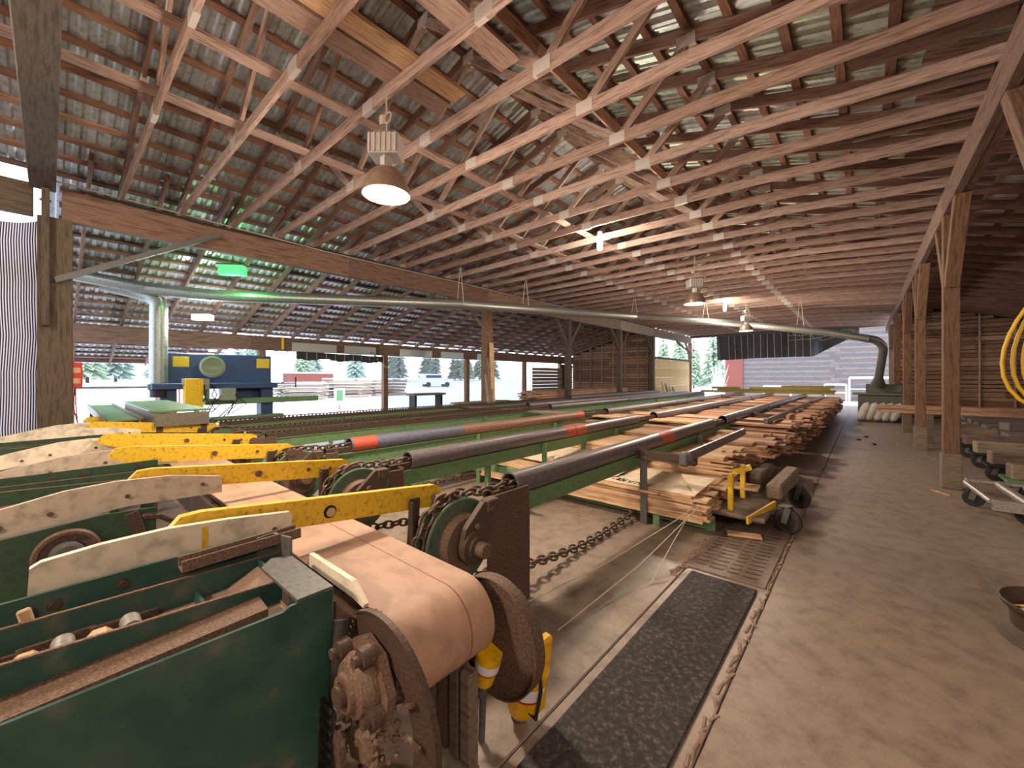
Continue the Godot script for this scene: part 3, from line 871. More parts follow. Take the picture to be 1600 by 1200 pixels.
	tag(obj("cross_trestle", cf, mats["greenl"]), "short green cross frame between the first two pipe lines", "frame")

# ---------------------------------------------------------------- foreground: belt, lift arms, chain trays
func board_poly(pts: Array, thick: float, x: float) -> MB:      # pts as Vector2(z, y), a plate standing in the plane x
	var b := MB.new()
	var poly := PackedVector2Array()
	for p in pts: poly.append(Vector2(-p.x, p.y))
	b.prism(poly, thick, Transform3D(Basis(Vector3(0, 0, -1), Vector3(0, 1, 0), Vector3(1, 0, 0)), Vector3(x, 0, 0)))
	return b

func build_foreground():
	build_belt()
	var ax := [-2.12, -3.35, -4.55, -5.7, -7.4, -8.4]
	var al := ["yellow lift arm nearest the camera with a round hole, over the belt", "second yellow lift arm from the camera, crossing the belt", "third yellow lift arm with a clipped end and dark stain", "fourth yellow lift arm with a big bolt and two small bolts", "fifth yellow lift arm with rust spots", "sixth yellow lift arm, thin and farthest from the camera"]
	for i in 6:
		var t := thing("lift_arm", al[i], "lift arm", Vector3(ax[i], 0, 0), "yellow lift arms over the belt")
		var pts := [Vector2(-0.31, 0.985), Vector2(-0.35, 1.03), Vector2(-0.42, 1.035), Vector2(-1.64, 0.905), Vector2(-1.69, 0.88), Vector2(-1.69, 0.79), Vector2(-1.66, 0.765), Vector2(-0.9, 0.85), Vector2(-0.42, 0.905), Vector2(-0.31, 0.95)]
		obj("arm_bar", board_poly(pts, 0.045, 0), mats["yellow"], t)
		var h := MB.new()
		if i == 0:
			h.cyl(Vector3(0.02, 0.897, -0.965), Vector3(0.025, 0.897, -0.965), 0.024, 16)
			obj("hole_plug", h, mats["cover"], t)
			var h2 := MB.new(); h2.cyl(Vector3(0.019, 0.901, -0.96), Vector3(0.0235, 0.901, -0.96), 0.034, 16)
			obj("hole_rim", h2, mats["darkgap"], t)
		else:
			each("bolt", [cylm(Vector3(0.02, 0.9, -1.0), Vector3(0.035, 0.9, -1.0), 0.024), cylm(Vector3(0.02, 0.87, -1.35), Vector3(0.03, 0.87, -1.35), 0.014), cylm(Vector3(0.02, 0.85, -1.52), Vector3(0.03, 0.85, -1.52), 0.014)], mats["steelp"], t)
		var p := MB.new()
		p.cyl(Vector3(0.02, 0.83, -1.63), Vector3(0.12, 0.83, -1.63), 0.022, 12)
		p.cyl(Vector3(0.1, 0.83, -1.63), Vector3(0.14, 0.83, -1.63), 0.04, 12)
		p.box(Vector3(0.12, 0.79, -1.67), Vector3(0.03, 0.12, 0.16), Basis(Vector3.RIGHT, 0.3), 0.004)
		obj("pivot_pin", p, mats["steelp"], t)
		var st := MB.new()
		st.box(Vector3(0.045, 0.7, -1.46), Vector3(0.014, 0.32, 0.075), Basis(Vector3.RIGHT, -0.06), 0.003)
		st.box(Vector3(0.065, 0.7, -1.43), Vector3(0.04, 0.3, 0.012), Basis.IDENTITY, 0.003)
		obj("stop_plate", st, mats["steel"], t)
	var wx := [-2.06, -3.29, -4.72, -5.8, -7.0, -7.9]
	var wl := ["cream plastic guide board nearest the camera with a yellow drip", "second guide board, long grey-stained plastic with a dark bolt hole", "third guide board, grey-brown plastic with three bolts", "fourth guide board, cream plastic tapering to the left", "fifth guide board, pale plastic with a white right end", "sixth guide board, pale plastic at the back"]
	for i in 6:
		var t := thing("guide_board", wl[i], "guide board", Vector3(wx[i], 0, 0), "plastic guide boards")
		var pts := [Vector2(-0.755, 0.955), Vector2(-0.745, 0.965), Vector2(-0.5, 0.995), Vector2(-0.3, 1.01), Vector2(-0.12, 1.005), Vector2(0.02, 0.99), Vector2(0.045, 0.975), Vector2(0.05, 0.87), Vector2(-0.755, 0.845)]
		if i > 0:
			pts = [Vector2(-0.765, 0.925), Vector2(-0.755, 0.935), Vector2(-0.5, 0.985), Vector2(-0.25, 0.995), Vector2(-0.05, 0.98), Vector2(0.2, 0.925), Vector2(0.5, 0.85), Vector2(0.5, 0.74), Vector2(0.2, 0.79), Vector2(-0.3, 0.84), Vector2(-0.765, 0.825)]
		obj("board", board_poly(pts, 0.03, 0), mats["cream" if i in [0, 3, 4, 5] else "cream1"], t)
		for q in ([Vector2(-0.68, 0.9)] if i == 0 else [Vector2(-0.66, 0.9), Vector2(-0.3, 0.9), Vector2(0.0, 0.87), Vector2(0.17, 0.84)]):
			obj("bolt", cylm(Vector3(0.014, q.y, q.x), Vector3(0.022, q.y, q.x), 0.012), mats["steelp"], t)
		if i == 0:
			var d := MB.new(); d.box(Vector3(0.0153, 0.925, -0.42), Vector3(0.001, 0.12, 0.022))
			obj("drip_stain", d, mats["yellow"], t)
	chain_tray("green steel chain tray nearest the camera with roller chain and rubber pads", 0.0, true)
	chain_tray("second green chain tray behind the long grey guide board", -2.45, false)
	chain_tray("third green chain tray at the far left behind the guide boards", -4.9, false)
	# dark green drive frame under the second guide board
	var t := thing("drive_stand", "dark green plate stand with flanged wheel under the grey guide board", "stand", Vector3(-3.22, 0, 0))
	obj("side_panel", board_poly([Vector2(-0.42, 0.82), Vector2(-0.42, 0.1), Vector2(0.75, 0.1), Vector2(0.75, 0.7), Vector2(0.2, 0.79), Vector2(-0.2, 0.83)], 0.02, 0), mats["greenk"], t)
	var xf := Transform3D(Basis(Vector3(0, 1, 0), Vector3(1, 0, 0), Vector3(0, 0, -1)), Vector3(0.02, 0.665, -0.06))
	var w := MB.new(); w.lathe([Vector2(0.1, 0.0), Vector2(0.125, 0.0), Vector2(0.13, 0.015), Vector2(0.12, 0.03), Vector2(0.105, 0.03), Vector2(0.1, 0.01), Vector2(0.0, 0.01)], 32, xf)
	obj("wheel_rim", w, mats["steelp"], t)
	var w2 := MB.new(); w2.lathe([Vector2(0.07, 0.01), Vector2(0.065, 0.05), Vector2(0.05, 0.055), Vector2(0, 0.055)], 24, xf)
	obj("wheel_hub", w2, mats["grey"], t)
	var pl := MB.new(); pl.box(Vector3(0.02, 0.74, -0.33), Vector3(0.012, 0.16, 0.06), Basis(Vector3.RIGHT, 0.25), 0.003)
	obj("clip_plate", pl, mats["steel"], t)
	# roller chain dropping from that frame to the belt shaft
	var rc := MB.new()
	roller_chain(rc, [Vector3(-3.17, 0.79, -0.36), Vector3(-3.17, 0.775, -0.43), Vector3(-3.17, 0.72, -0.5), Vector3(-3.17, 0.69, -0.6)], 0.04)
	tag(obj("drive_chain", rc, mats["steel"]), "dark roller chain hanging between the grey and the cream guide boards", "chain")

func roller_chain(b: MB, pts: Array, w: float):
	var c := Curve3D.new()
	for p in pts: c.add_point(p)
	var L := c.get_baked_length()
	var k := int(L / 0.032)
	for i in k:
		var s := (i + 0.5) * 0.032
		var p := c.sample_baked(s)
		var d := (c.sample_baked(min(s + 0.005, L)) - c.sample_baked(max(s - 0.005, 0))).normalized()
		for q in [-1.0, 1.0]:
			b.bar(p - d * 0.017 + Vector3(q * w * (0.5 if i % 2 else 0.42), 0, 0), p + d * 0.017 + Vector3(q * w * (0.5 if i % 2 else 0.42), 0, 0), 0.004, 0.026, Vector3.UP, 0.006)
		b.cyl(p - d * 0.016 - Vector3(w * 0.56, 0, 0), p - d * 0.016 + Vector3(w * 0.56, 0, 0), 0.009, 8)

func chain_tray(label: String, dx: float, full: bool):
	var t := thing("chain_tray", label, "conveyor frame", Vector3(dx, 0, 0))
	var zN := 0.75       # towards the camera side
	# big outer panel with a box top
	if full:
		obj("outer_panel", board_poly([Vector2(-0.66, 0.85), Vector2(-0.52, 0.845), Vector2(-0.5, 0.835), Vector2(zN, 0.84), Vector2(zN, 0.0), Vector2(-0.66, 0.0)], 0.012, -1.43), mats["greend"], t)
		var bx := MB.new()
		bx.prism(PackedVector2Array([Vector2(-1.43, 0.665), Vector2(-1.43, 0.545), Vector2(-1.78, 0.545), Vector2(-1.84, 0.6), Vector2(-1.8, 0.665)]), 0.012, Transform3D(Basis(Vector3(1, 0, 0), Vector3(0, 0, -1), Vector3(0, 1, 0)), Vector3(0, 0.85, 0)))
		bx.box(Vector3(-1.62, 0.5, -0.66), Vector3(0.38, 0.7, 0.012))
		obj("box_top", bx, mats["grey"], t)
		var ua := MB.new()
		ua.box(Vector3(-1.9, 0.87, -0.66), Vector3(0.13, 0.1, 0.01), Basis(Vector3.UP, 0.25), 0.002)
		ua.box(Vector3(-1.95, 0.87, -0.62), Vector3(0.01, 0.1, 0.09), Basis(Vector3.UP, 0.25), 0.002)
		obj("end_angle", ua, mats["grey"], t)
	# ledge below the tray's near side
	var lg := MB.new()
	var yl := 0.79
	lg.prism(PackedVector2Array([Vector2(0, 0), Vector2(0.105, -0.012), Vector2(0.105, -0.04), Vector2(0.098, -0.04), Vector2(0.098, -0.02), Vector2(0, -0.008)]), 1.25, Transform3D(Basis(Vector3(1, 0, 0), Vector3(0, 1, 0.04).normalized(), Vector3(0, -0.04, 1).normalized()), Vector3(-1.655, yl, 0.13)))
	obj("ledge_angle", lg, mats["hub"], t)
	var nr := board_poly([Vector2(-0.565, 0.84), Vector2(-0.565, 0.76), Vector2(zN, 0.8), Vector2(zN, 0.9)], 0.01, -1.65)
	nr.join(board_poly([Vector2(-0.67, 0.85), Vector2(-0.67, 0.7), Vector2(zN, 0.7), Vector2(zN, 0.875)], 0.01, -1.9), Transform3D.IDENTITY)
	nr.box(Vector3(-1.775, 0.805, -0.57), Vector3(0.25, 0.08, 0.01))
	nr.box(Vector3(-1.775, 0.775, -0.36), Vector3(0.24, 0.05, 0.012))
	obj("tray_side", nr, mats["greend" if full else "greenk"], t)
	var rim := board_poly([Vector2(-0.57, 0.843), Vector2(-0.57, 0.838), Vector2(zN, 0.899), Vector2(zN, 0.903)], 0.012, -1.65)
	rim.join(board_poly([Vector2(-0.672, 0.853), Vector2(-0.672, 0.848), Vector2(zN, 0.873), Vector2(zN, 0.877)], 0.012, -1.9), Transform3D.IDENTITY)
	obj("worn_rim", rim, mats["hub"], t)
	var bt := MB.new()
	bt.box(Vector3(-1.775, 0.755, 0.1), Vector3(0.25, 0.01, 1.34))
	bt.prism(PackedVector2Array([Vector2(0.565, 0.82), Vector2(0.46, 0.77), Vector2(0.34, 0.76), Vector2(0.565, 0.76)]), 0.23, Transform3D(Basis(Vector3(0, 0, -1), Vector3(0, 1, 0), Vector3(1, 0, 0)), Vector3(-1.775, 0, 0)))
	obj("sawdust_bed", bt, mats["dust"], t)
	# roller chain with rubber pads in the tray
	for k in 6:
		for q in [-0.045, 0.045]:
			var ch := MB.new()
			var z := -0.24 + k * 0.145
			ch.bar(Vector3(-1.76 + q * (1.0 if k % 2 else 0.84), 0.8 + 0.006 * (k % 2), z), Vector3(-1.76 + q * (1.0 if k % 2 else 0.84), 0.805, z + 0.16), 0.008, 0.05, Vector3.UP, 0.014)
			obj("chain_plate", ch, mats["steel"], t)
		if k < 5:
			obj("chain_roller", cylm(Vector3(-1.795, 0.812, -0.17 + k * 0.145), Vector3(-1.725, 0.812, -0.17 + k * 0.145), 0.026, 16), mats["alu"], t)
		if k < 4:
			var pd := MB.new(); pd.box(Vector3(-1.76, 0.806, -0.1 + k * 0.145), Vector3(0.07, 0.04, 0.06), Basis.IDENTITY, 0.016)
			obj("chain_pad", pd, mats["cover"], t)
	# bolted bar behind the tray and short dusty angle
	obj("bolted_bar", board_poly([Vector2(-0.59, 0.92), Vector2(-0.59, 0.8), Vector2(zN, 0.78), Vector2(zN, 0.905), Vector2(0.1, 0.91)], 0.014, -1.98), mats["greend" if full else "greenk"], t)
	for p in [Vector2(-0.48, 0.885), Vector2(-0.17, 0.87), Vector2(-0.01, 0.865)]:
		var bl := cylm(Vector3(-1.975, p.y, p.x), Vector3(-1.958, p.y, p.x), 0.014, 6)
		bl.cyl(Vector3(-1.975, p.y, p.x), Vector3(-1.966, p.y, p.x), 0.019, 12)
		obj("bolt", bl, mats["steel"], t)
	if full:
		var an := MB.new()
		for q in [[0.0, 0.045, 0.01], [-0.03, 0.01, 0.035], [0.03, 0.01, 0.035]]:
			an.box(Vector3(-1.935 + q[0], 0.885 + (0.02 if q[1] < 0.02 else 0.0), -0.53), Vector3(q[1] * (1.6 if q[1] > 0.02 else 1.0), q[2], 0.42), Basis(Vector3.RIGHT, 0.02), 0.002)
		obj("short_channel", an, mats["hub"], t)
		var tab := MB.new(); tab.box(Vector3(-1.915, 0.855, 0.045), Vector3(0.016, 0.09, 0.03), Basis(Vector3.RIGHT, 0.2), 0.005)
		obj("lug", tab, mats["cover"], t)
	# legs of the frame down to the floor
	for z in [-0.5, 0.6]:
		var l := MB.new(); l.box(Vector3(-1.8, 0.35, z), Vector3(0.08, 0.7, 0.08), Basis.IDENTITY, 0.004)
		obj("leg", l, mats["greend"], t)

func build_belt():
	var t := thing("belt_conveyor", "tan rubber belt conveyor running crosswise under the yellow lift arms", "belt conveyor", Vector3(-1.33, 0, -1.01))
	# local x runs along the belt, belt from x=-8.7 to the head pulley at 0
	var r := 0.165; var yc := 0.565
	var w := 0.43
	var prof := []       # (x, y) loop
	prof.append(Vector2(-9.0, yc + r)); prof.append(Vector2(0, yc + r))
	for i in range(1, 21): prof.append(Vector2(sin(PI * i / 20) * r, yc + cos(PI * i / 20) * r))
	prof.append(Vector2(-9.0, yc - r))
	var b := MB.new()
	var th := 0.009
	for side in 2:
		for i in prof.size() - 1:
			var p: Vector2 = prof[i]; var q: Vector2 = prof[i + 1]
			var np := Vector2(0, 1) if i == 0 else ((p - Vector2(0, yc)).normalized() if i < prof.size() - 2 else Vector2(0, -1))
			var nq := (q - Vector2(0, yc)).normalized() if i > 0 and i < prof.size() - 2 else np
			if side == 1: np = -np; nq = -nq
			var off := 0.0 if side == 0 else th
			var A := Vector3(p.x + np.x * off, p.y + np.y * off, w / 2); var B := Vector3(q.x + nq.x * off, q.y + nq.y * off, w / 2)
			var C := Vector3(B.x, B.y, -w / 2); var D := Vector3(A.x, A.y, -w / 2)
			var n1 := Vector3(np.x, np.y, 0); var n2 := Vector3(nq.x, nq.y, 0)
			if side == 0:
				b.tris(A, B, C, n1, n2, n2); b.tris(A, C, D, n1, n2, n1)
			else:
				b.tris(A, C, B, n1, n2, n2); b.tris(A, D, C, n1, n1, n2)
	for s in [-1.0, 1.0]:      # belt edges
		for i in prof.size() - 1:
			var p: Vector2 = prof[i]; var q: Vector2 = prof[i + 1]
			var cp := Vector2(clamp(p.x, -9, 0), yc); var cq := Vector2(clamp(q.x, -9, 0), yc)
			var ip := p + (cp - p).normalized() * th; var iq := q + (cq - q).normalized() * th
			b.quad(Vector3(p.x, p.y, s * w / 2), Vector3(ip.x, ip.y, s * w / 2), Vector3(iq.x, iq.y, s * w / 2), Vector3(q.x, q.y, s * w / 2))
	obj("belt", b, mats["belt"], t)
	var se := MB.new()
	for i in prof.size() - 2:
		var p: Vector2 = prof[i]; var q: Vector2 = prof[i + 1]
		var np := Vector2(0, 1) if i == 0 else (p - Vector2(0, yc)).normalized()
		var nq := (q - Vector2(0, yc)).normalized() if i > 0 else np
		var z0 := -0.09; var z1 := -0.083
		if i == 0:
			p = Vector2(-2.0, p.y)
		se.quad(Vector3(p.x + np.x * .001, p.y + np.y * .001, z1), Vector3(q.x + nq.x * .001, q.y + nq.y * .001, z1), Vector3(q.x + nq.x * .001, q.y + nq.y * .001, z0), Vector3(p.x + np.x * .001, p.y + np.y * .001, z0))
	obj("belt_seam", se, mats["seam"], t)
	var pu := MB.new()
	pu.cyl(Vector3(0, yc, w / 2 + 0.012), Vector3(0, yc, -w / 2 - 0.012), r - th - 0.002, 40)
	pu.cyl(Vector3(0, yc, w / 2 + 0.16), Vector3(0, yc, -w / 2 - 0.1), 0.03, 16)
	obj("head_pulley", pu, mats["steel"], t)
	# side rails of the belt bed
	var sr := MB.new()
	for s in [-1.0, 1.0]:
		sr.box(Vector3(-4.65, yc + 0.02, s * (w / 2 + 0.03)), Vector3(8.7, 0.2, 0.014), Basis.IDENTITY, 0.003)
	sr.box(Vector3(-4.6, yc + r - 0.025, 0), Vector3(8.6, 0.01, w))
	obj("bed_frame", sr, mats["steel"], t)
	for x in [-0.28, -2.6, -5.0, -7.6]:
		if x > -1: continue
		for s in [-1.0, 1.0]:
			var lg := MB.new()
			lg.box(Vector3(x, 0.24, s * 0.2), Vector3(0.09, 0.48, 0.05), Basis.IDENTITY, 0.004)
			obj("leg", lg, mats["gpost1"], t)
	for q in [[-0.13, -0.13, 0.05, "gpost1"], [-0.05, -0.13, 0.05, "steel"], [0.025, -0.13, 0.05, "gpost0"], [0.1, -0.13, 0.055, "weather3"]]:
		var lg := MB.new()
		lg.box(Vector3(q[0], 0.195, q[1]), Vector3(q[2], 0.39, q[2]), Basis.IDENTITY, 0.004)
		obj("leg", lg, mats[q[3]], t)
	# guards: round steel plates with turned rims on both ends of the pulley
	for s in [[0.285, 0.12, -0.06, 0.3, "near"], [-0.285, 0.1, -0.1, 0.25, "far"]]:
		var gd := MB.new()
		var zz: float = s[0]; var cx: float = s[1]; var cy: float = yc + s[2]; var R: float = s[3]
		var kk := 44
		var pl := PackedVector2Array()
		var a0 := -PI * 0.75; var a1 := PI * 0.75
		if zz > 0: a0 = -PI * 0.6; a1 = PI * 0.68
		for i in kk:
			var a := lerpf(a0, a1, float(i) / (kk - 1))
			pl.append(Vector2(cx + cos(a) * R, cy + sin(a) * R))
		if zz > 0:
			for i in kk:
				var a := lerpf(a1, a0, float(i) / (kk - 1))
				pl.append(Vector2(cx - 0.03 + cos(a) * R * 0.72, cy - 0.03 + sin(a) * R * 0.72))
		gd.prism(pl, 0.006, Transform3D(Basis.IDENTITY, Vector3(0, 0, zz)))
		for i in kk - 1:
			var a: Vector2 = pl[i]; var c: Vector2 = pl[i + 1]
			var dz: float = 0.011 if zz > 0 else 0.03
			gd.bar(Vector3(a.x, a.y, zz), Vector3(c.x, c.y, zz), dz * 2, 0.006, Vector3((a.x + c.x) / 2 - cx, (a.y + c.y) / 2 - cy, 0))
		obj("guard_plate", gd, mats["steel" if zz > 0 else "steelp"], t)
		for q in [0.55, 0.05]:
			var rb := MB.new()
			var d := Vector3(cos(q), sin(q), 0)
			rb.bar(Vector3(cx, cy, zz + 0.02 * sign(zz)) + d * R * 0.5, Vector3(cx, cy, zz + 0.02 * sign(zz)) + d * R * 0.8, 0.012, 0.012)
			obj("guard_rib", rb, mats["steelp"], t)
	# cream scraper guide at the near edge of the belt
	var cg := MB.new()
	cg.prism(PackedVector2Array([Vector2(-0.5, 0.83), Vector2(-0.12, 0.835), Vector2(-0.03, 0.78), Vector2(-0.035, 0.765), Vector2(-0.12, 0.775), Vector2(-0.5, 0.775)]), 0.02, Transform3D(Basis.IDENTITY, Vector3(0, 0, 0.255)))
	obj("edge_guide", cg, mats["cream"], t)
	# dust-caked pillow block, bolts and chain sprocket on the near side
	var pb := MB.new()
	var o := Vector3(0.09, 0.6, 0.35)
	var face := Basis(Vector3.RIGHT, Vector3(0, 0, 1), Vector3(0, -1, 0))
	pb.lathe([Vector2(0.03, -0.05), Vector2(0.1, -0.05), Vector2(0.1, 0.0), Vector2(0.085, 0.03), Vector2(0.06, 0.04), Vector2(0.055, 0.055), Vector2(0.035, 0.055), Vector2(0.035, 0.02), Vector2(0, 0.02)], 28, Transform3D(face, o))
	pb.prism(PackedVector2Array([Vector2(-0.13, 0.06), Vector2(-0.06, 0.13), Vector2(0.06, 0.13), Vector2(0.13, 0.06), Vector2(0.13, -0.06), Vector2(0.06, -0.14), Vector2(-0.06, -0.14), Vector2(-0.13, -0.06)]), 0.03, Transform3D(Basis(Vector3.BACK, 0.5), o + Vector3(0, 0, -0.035)))
	pb.box(o + Vector3(-0.02, -0.22, -0.03), Vector3(0.14, 0.12, 0.06), Basis(Vector3.BACK, 0.3), 0.025)
	obj("pillow_block", pb, mats["hub"], t)
	obj("shaft_end", cylm(o + Vector3(0, 0, -0.05), o + Vector3(0, 0, 0.075), 0.032, 20), mats["bearing"], t)
	for q in [Vector2(-0.1, 0.075), Vector2(0.05, 0.115), Vector2(0.105, -0.045), Vector2(-0.06, -0.11)]:
		var bo := cylm(o + Vector3(q.x, q.y, -0.02), o + Vector3(q.x, q.y, 0.022), 0.034, 6)
		bo.cyl(o + Vector3(q.x, q.y, -0.02), o + Vector3(q.x, q.y, 0.045), 0.017, 12)
		obj("bolt", bo, mats["bearing"], t)
	var ar := MB.new()
	ar.tube(PackedVector3Array([o + Vector3(-0.16, 0.14, -0.02), o + Vector3(-0.12, 0.02, 0.01), o + Vector3(-0.15, -0.12, 0.0)]), 0.026, 10)
	obj("grease_hose", ar, mats["rubber"], t)
	var du := MB.new()
	var r2 := RandomNumberGenerator.new(); r2.seed = 4
	for i in 150:
		var q := Vector3(r2.randf_range(-0.17, 0.13), r2.randf_range(-0.4, -0.1), r2.randf_range(-0.08, 0.0))
		du.box(o + q, Vector3(1, 0.8, 0.9) * r2.randf_range(0.012, 0.034), Basis.from_euler(Vector3(r2.randf() * 3, r2.randf() * 3, r2.randf() * 3)), 0.012)
	var dm := obj("caked_dust", du, mats["hub"], t)
	dm.set_meta("kind", "stuff")
	var sp := MB.new()
	for row in [0.0, 0.022]:
		for i in 32:
			var a := TAU * i / 32
			var c := Vector3(0.02 + cos(a) * 0.152, yc + 0.03 + sin(a) * 0.152, w / 2 + 0.022 + row)
			sp.cyl(c - Vector3(0, 0, 0.011), c + Vector3(0, 0, 0.011), 0.014, 8)
	sp.cyl(Vector3(0.02, yc + 0.03, w / 2 + 0.02), Vector3(0.02, yc + 0.03, w / 2 + 0.05), 0.135, 24)
	obj("drive_sprocket", sp, mats["steel"], t)
	var dc := MB.new()
	var pts := [Vector3(-0.05, 0.5, 0.4), Vector3(-0.02, 0.3, 0.42), Vector3(0.02, 0.08, 0.44)]
	for k in 3:
		roller_chain(dc, [pts[0] + Vector3(k * 0.03, 0, 0), pts[1] + Vector3(k * 0.03, 0, 0), pts[2] + Vector3(k * 0.03, 0, 0)], 0.02)
	obj("drive_chain", dc, mats["black"], t)
	var bl := MB.new()
	bl.prism(PackedVector2Array([Vector2(0, 0), Vector2(0.05, 0.0), Vector2(0.03, 0.24), Vector2(0.0, 0.28), Vector2(-0.02, 0.24)]), 0.02, Transform3D(Basis(Vector3.BACK, 0.12), Vector3(0.08, 0.18, 0.4)))
	obj("scraper_blade", bl, mats["steelp"], t)
	# yellow tapered cans below the far guard
	var cl := ["small yellow tapered can with white label hung below the belt's far guard", "larger yellow tapered can with white label and side casing below the far guard"]
	for i in 2:
		var c := thing("yellow_can", cl[i], "can", [Vector3(-1.26, 0.25, -1.25), Vector3(-1.22, 0.02, -1.45)][i], "yellow cans under the guard")
		var k := 0.85 if i == 0 else 1.35
		var m := MB.new()
		var tilt := Transform3D(Basis(Vector3.BACK, -0.25), Vector3.ZERO)
		m.lathe([Vector2(0, 0), Vector2(0.03 * k, 0.004), Vector2(0.048 * k, 0.03 * k), Vector2(0.064 * k, 0.13 * k), Vector2(0.066 * k, 0.2 * k), Vector2(0, 0.2 * k)], 24, tilt)
		obj("can_body", m, mats["yellowc"], c)
		var lb := MB.new()
		lb.lathe([Vector2(0.0635 * k, 0.115 * k), Vector2(0.0672 * k, 0.165 * k)], 24, tilt)
		obj("label_band", lb, mats["white"], c)
		var lr := MB.new()
		lr.lathe([Vector2(0.0628 * k, 0.107 * k), Vector2(0.0645 * k, 0.117 * k)], 24, tilt)
		obj("label_edge", lr, mats["redp"], c)
		var nk := MB.new(); nk.cyl(Vector3(0, 0.01, 0), Vector3(-0.006, -0.05, 0), 0.028 * k, 8); nk.cyl(Vector3(0, -0.04, 0), Vector3(-0.01, -0.25 if i == 0 else -0.03, 0), 0.018 * k, 8)
		obj("neck_nut", nk, mats["grey"], c)
		if i == 1:
			var cs := MB.new()
			cs.box(Vector3(0.1, 0.22, -0.02), Vector3(0.05, 0.36, 0.11), Basis(Vector3.BACK, -0.12), 0.012)
			cs.box(Vector3(0.07, 0.12, -0.02), Vector3(0.05, 0.18, 0.06), Basis(Vector3.BACK, -0.3), 0.012)
			obj("casing", cs, mats["yellowc"], c)
			var wr := MB.new(); wr.tube(PackedVector3Array([Vector3(0.1, 0.4, 0.02), Vector3(0.14, 0.35, 0.03), Vector3(0.15, 0.2, 0.03), Vector3(0.12, 0.06, 0.03), Vector3(0.08, 0.07, 0.03)]), 0.008, 6)
			obj("cable", wr, mats["wire"], c)

# ---------------------------------------------------------------- lumber
func flat_board(nm: String, c: Vector3, s: Vector3, m: Material, label: String, group: String, yaw := 0.0, roll := 0.0):
	var o := put(nm, boxmesh(s), m, null, Transform3D(Basis(Vector3.UP, yaw) * Basis(Vector3.BACK, roll), c))
	tag(o, label, "board", group)
	return o

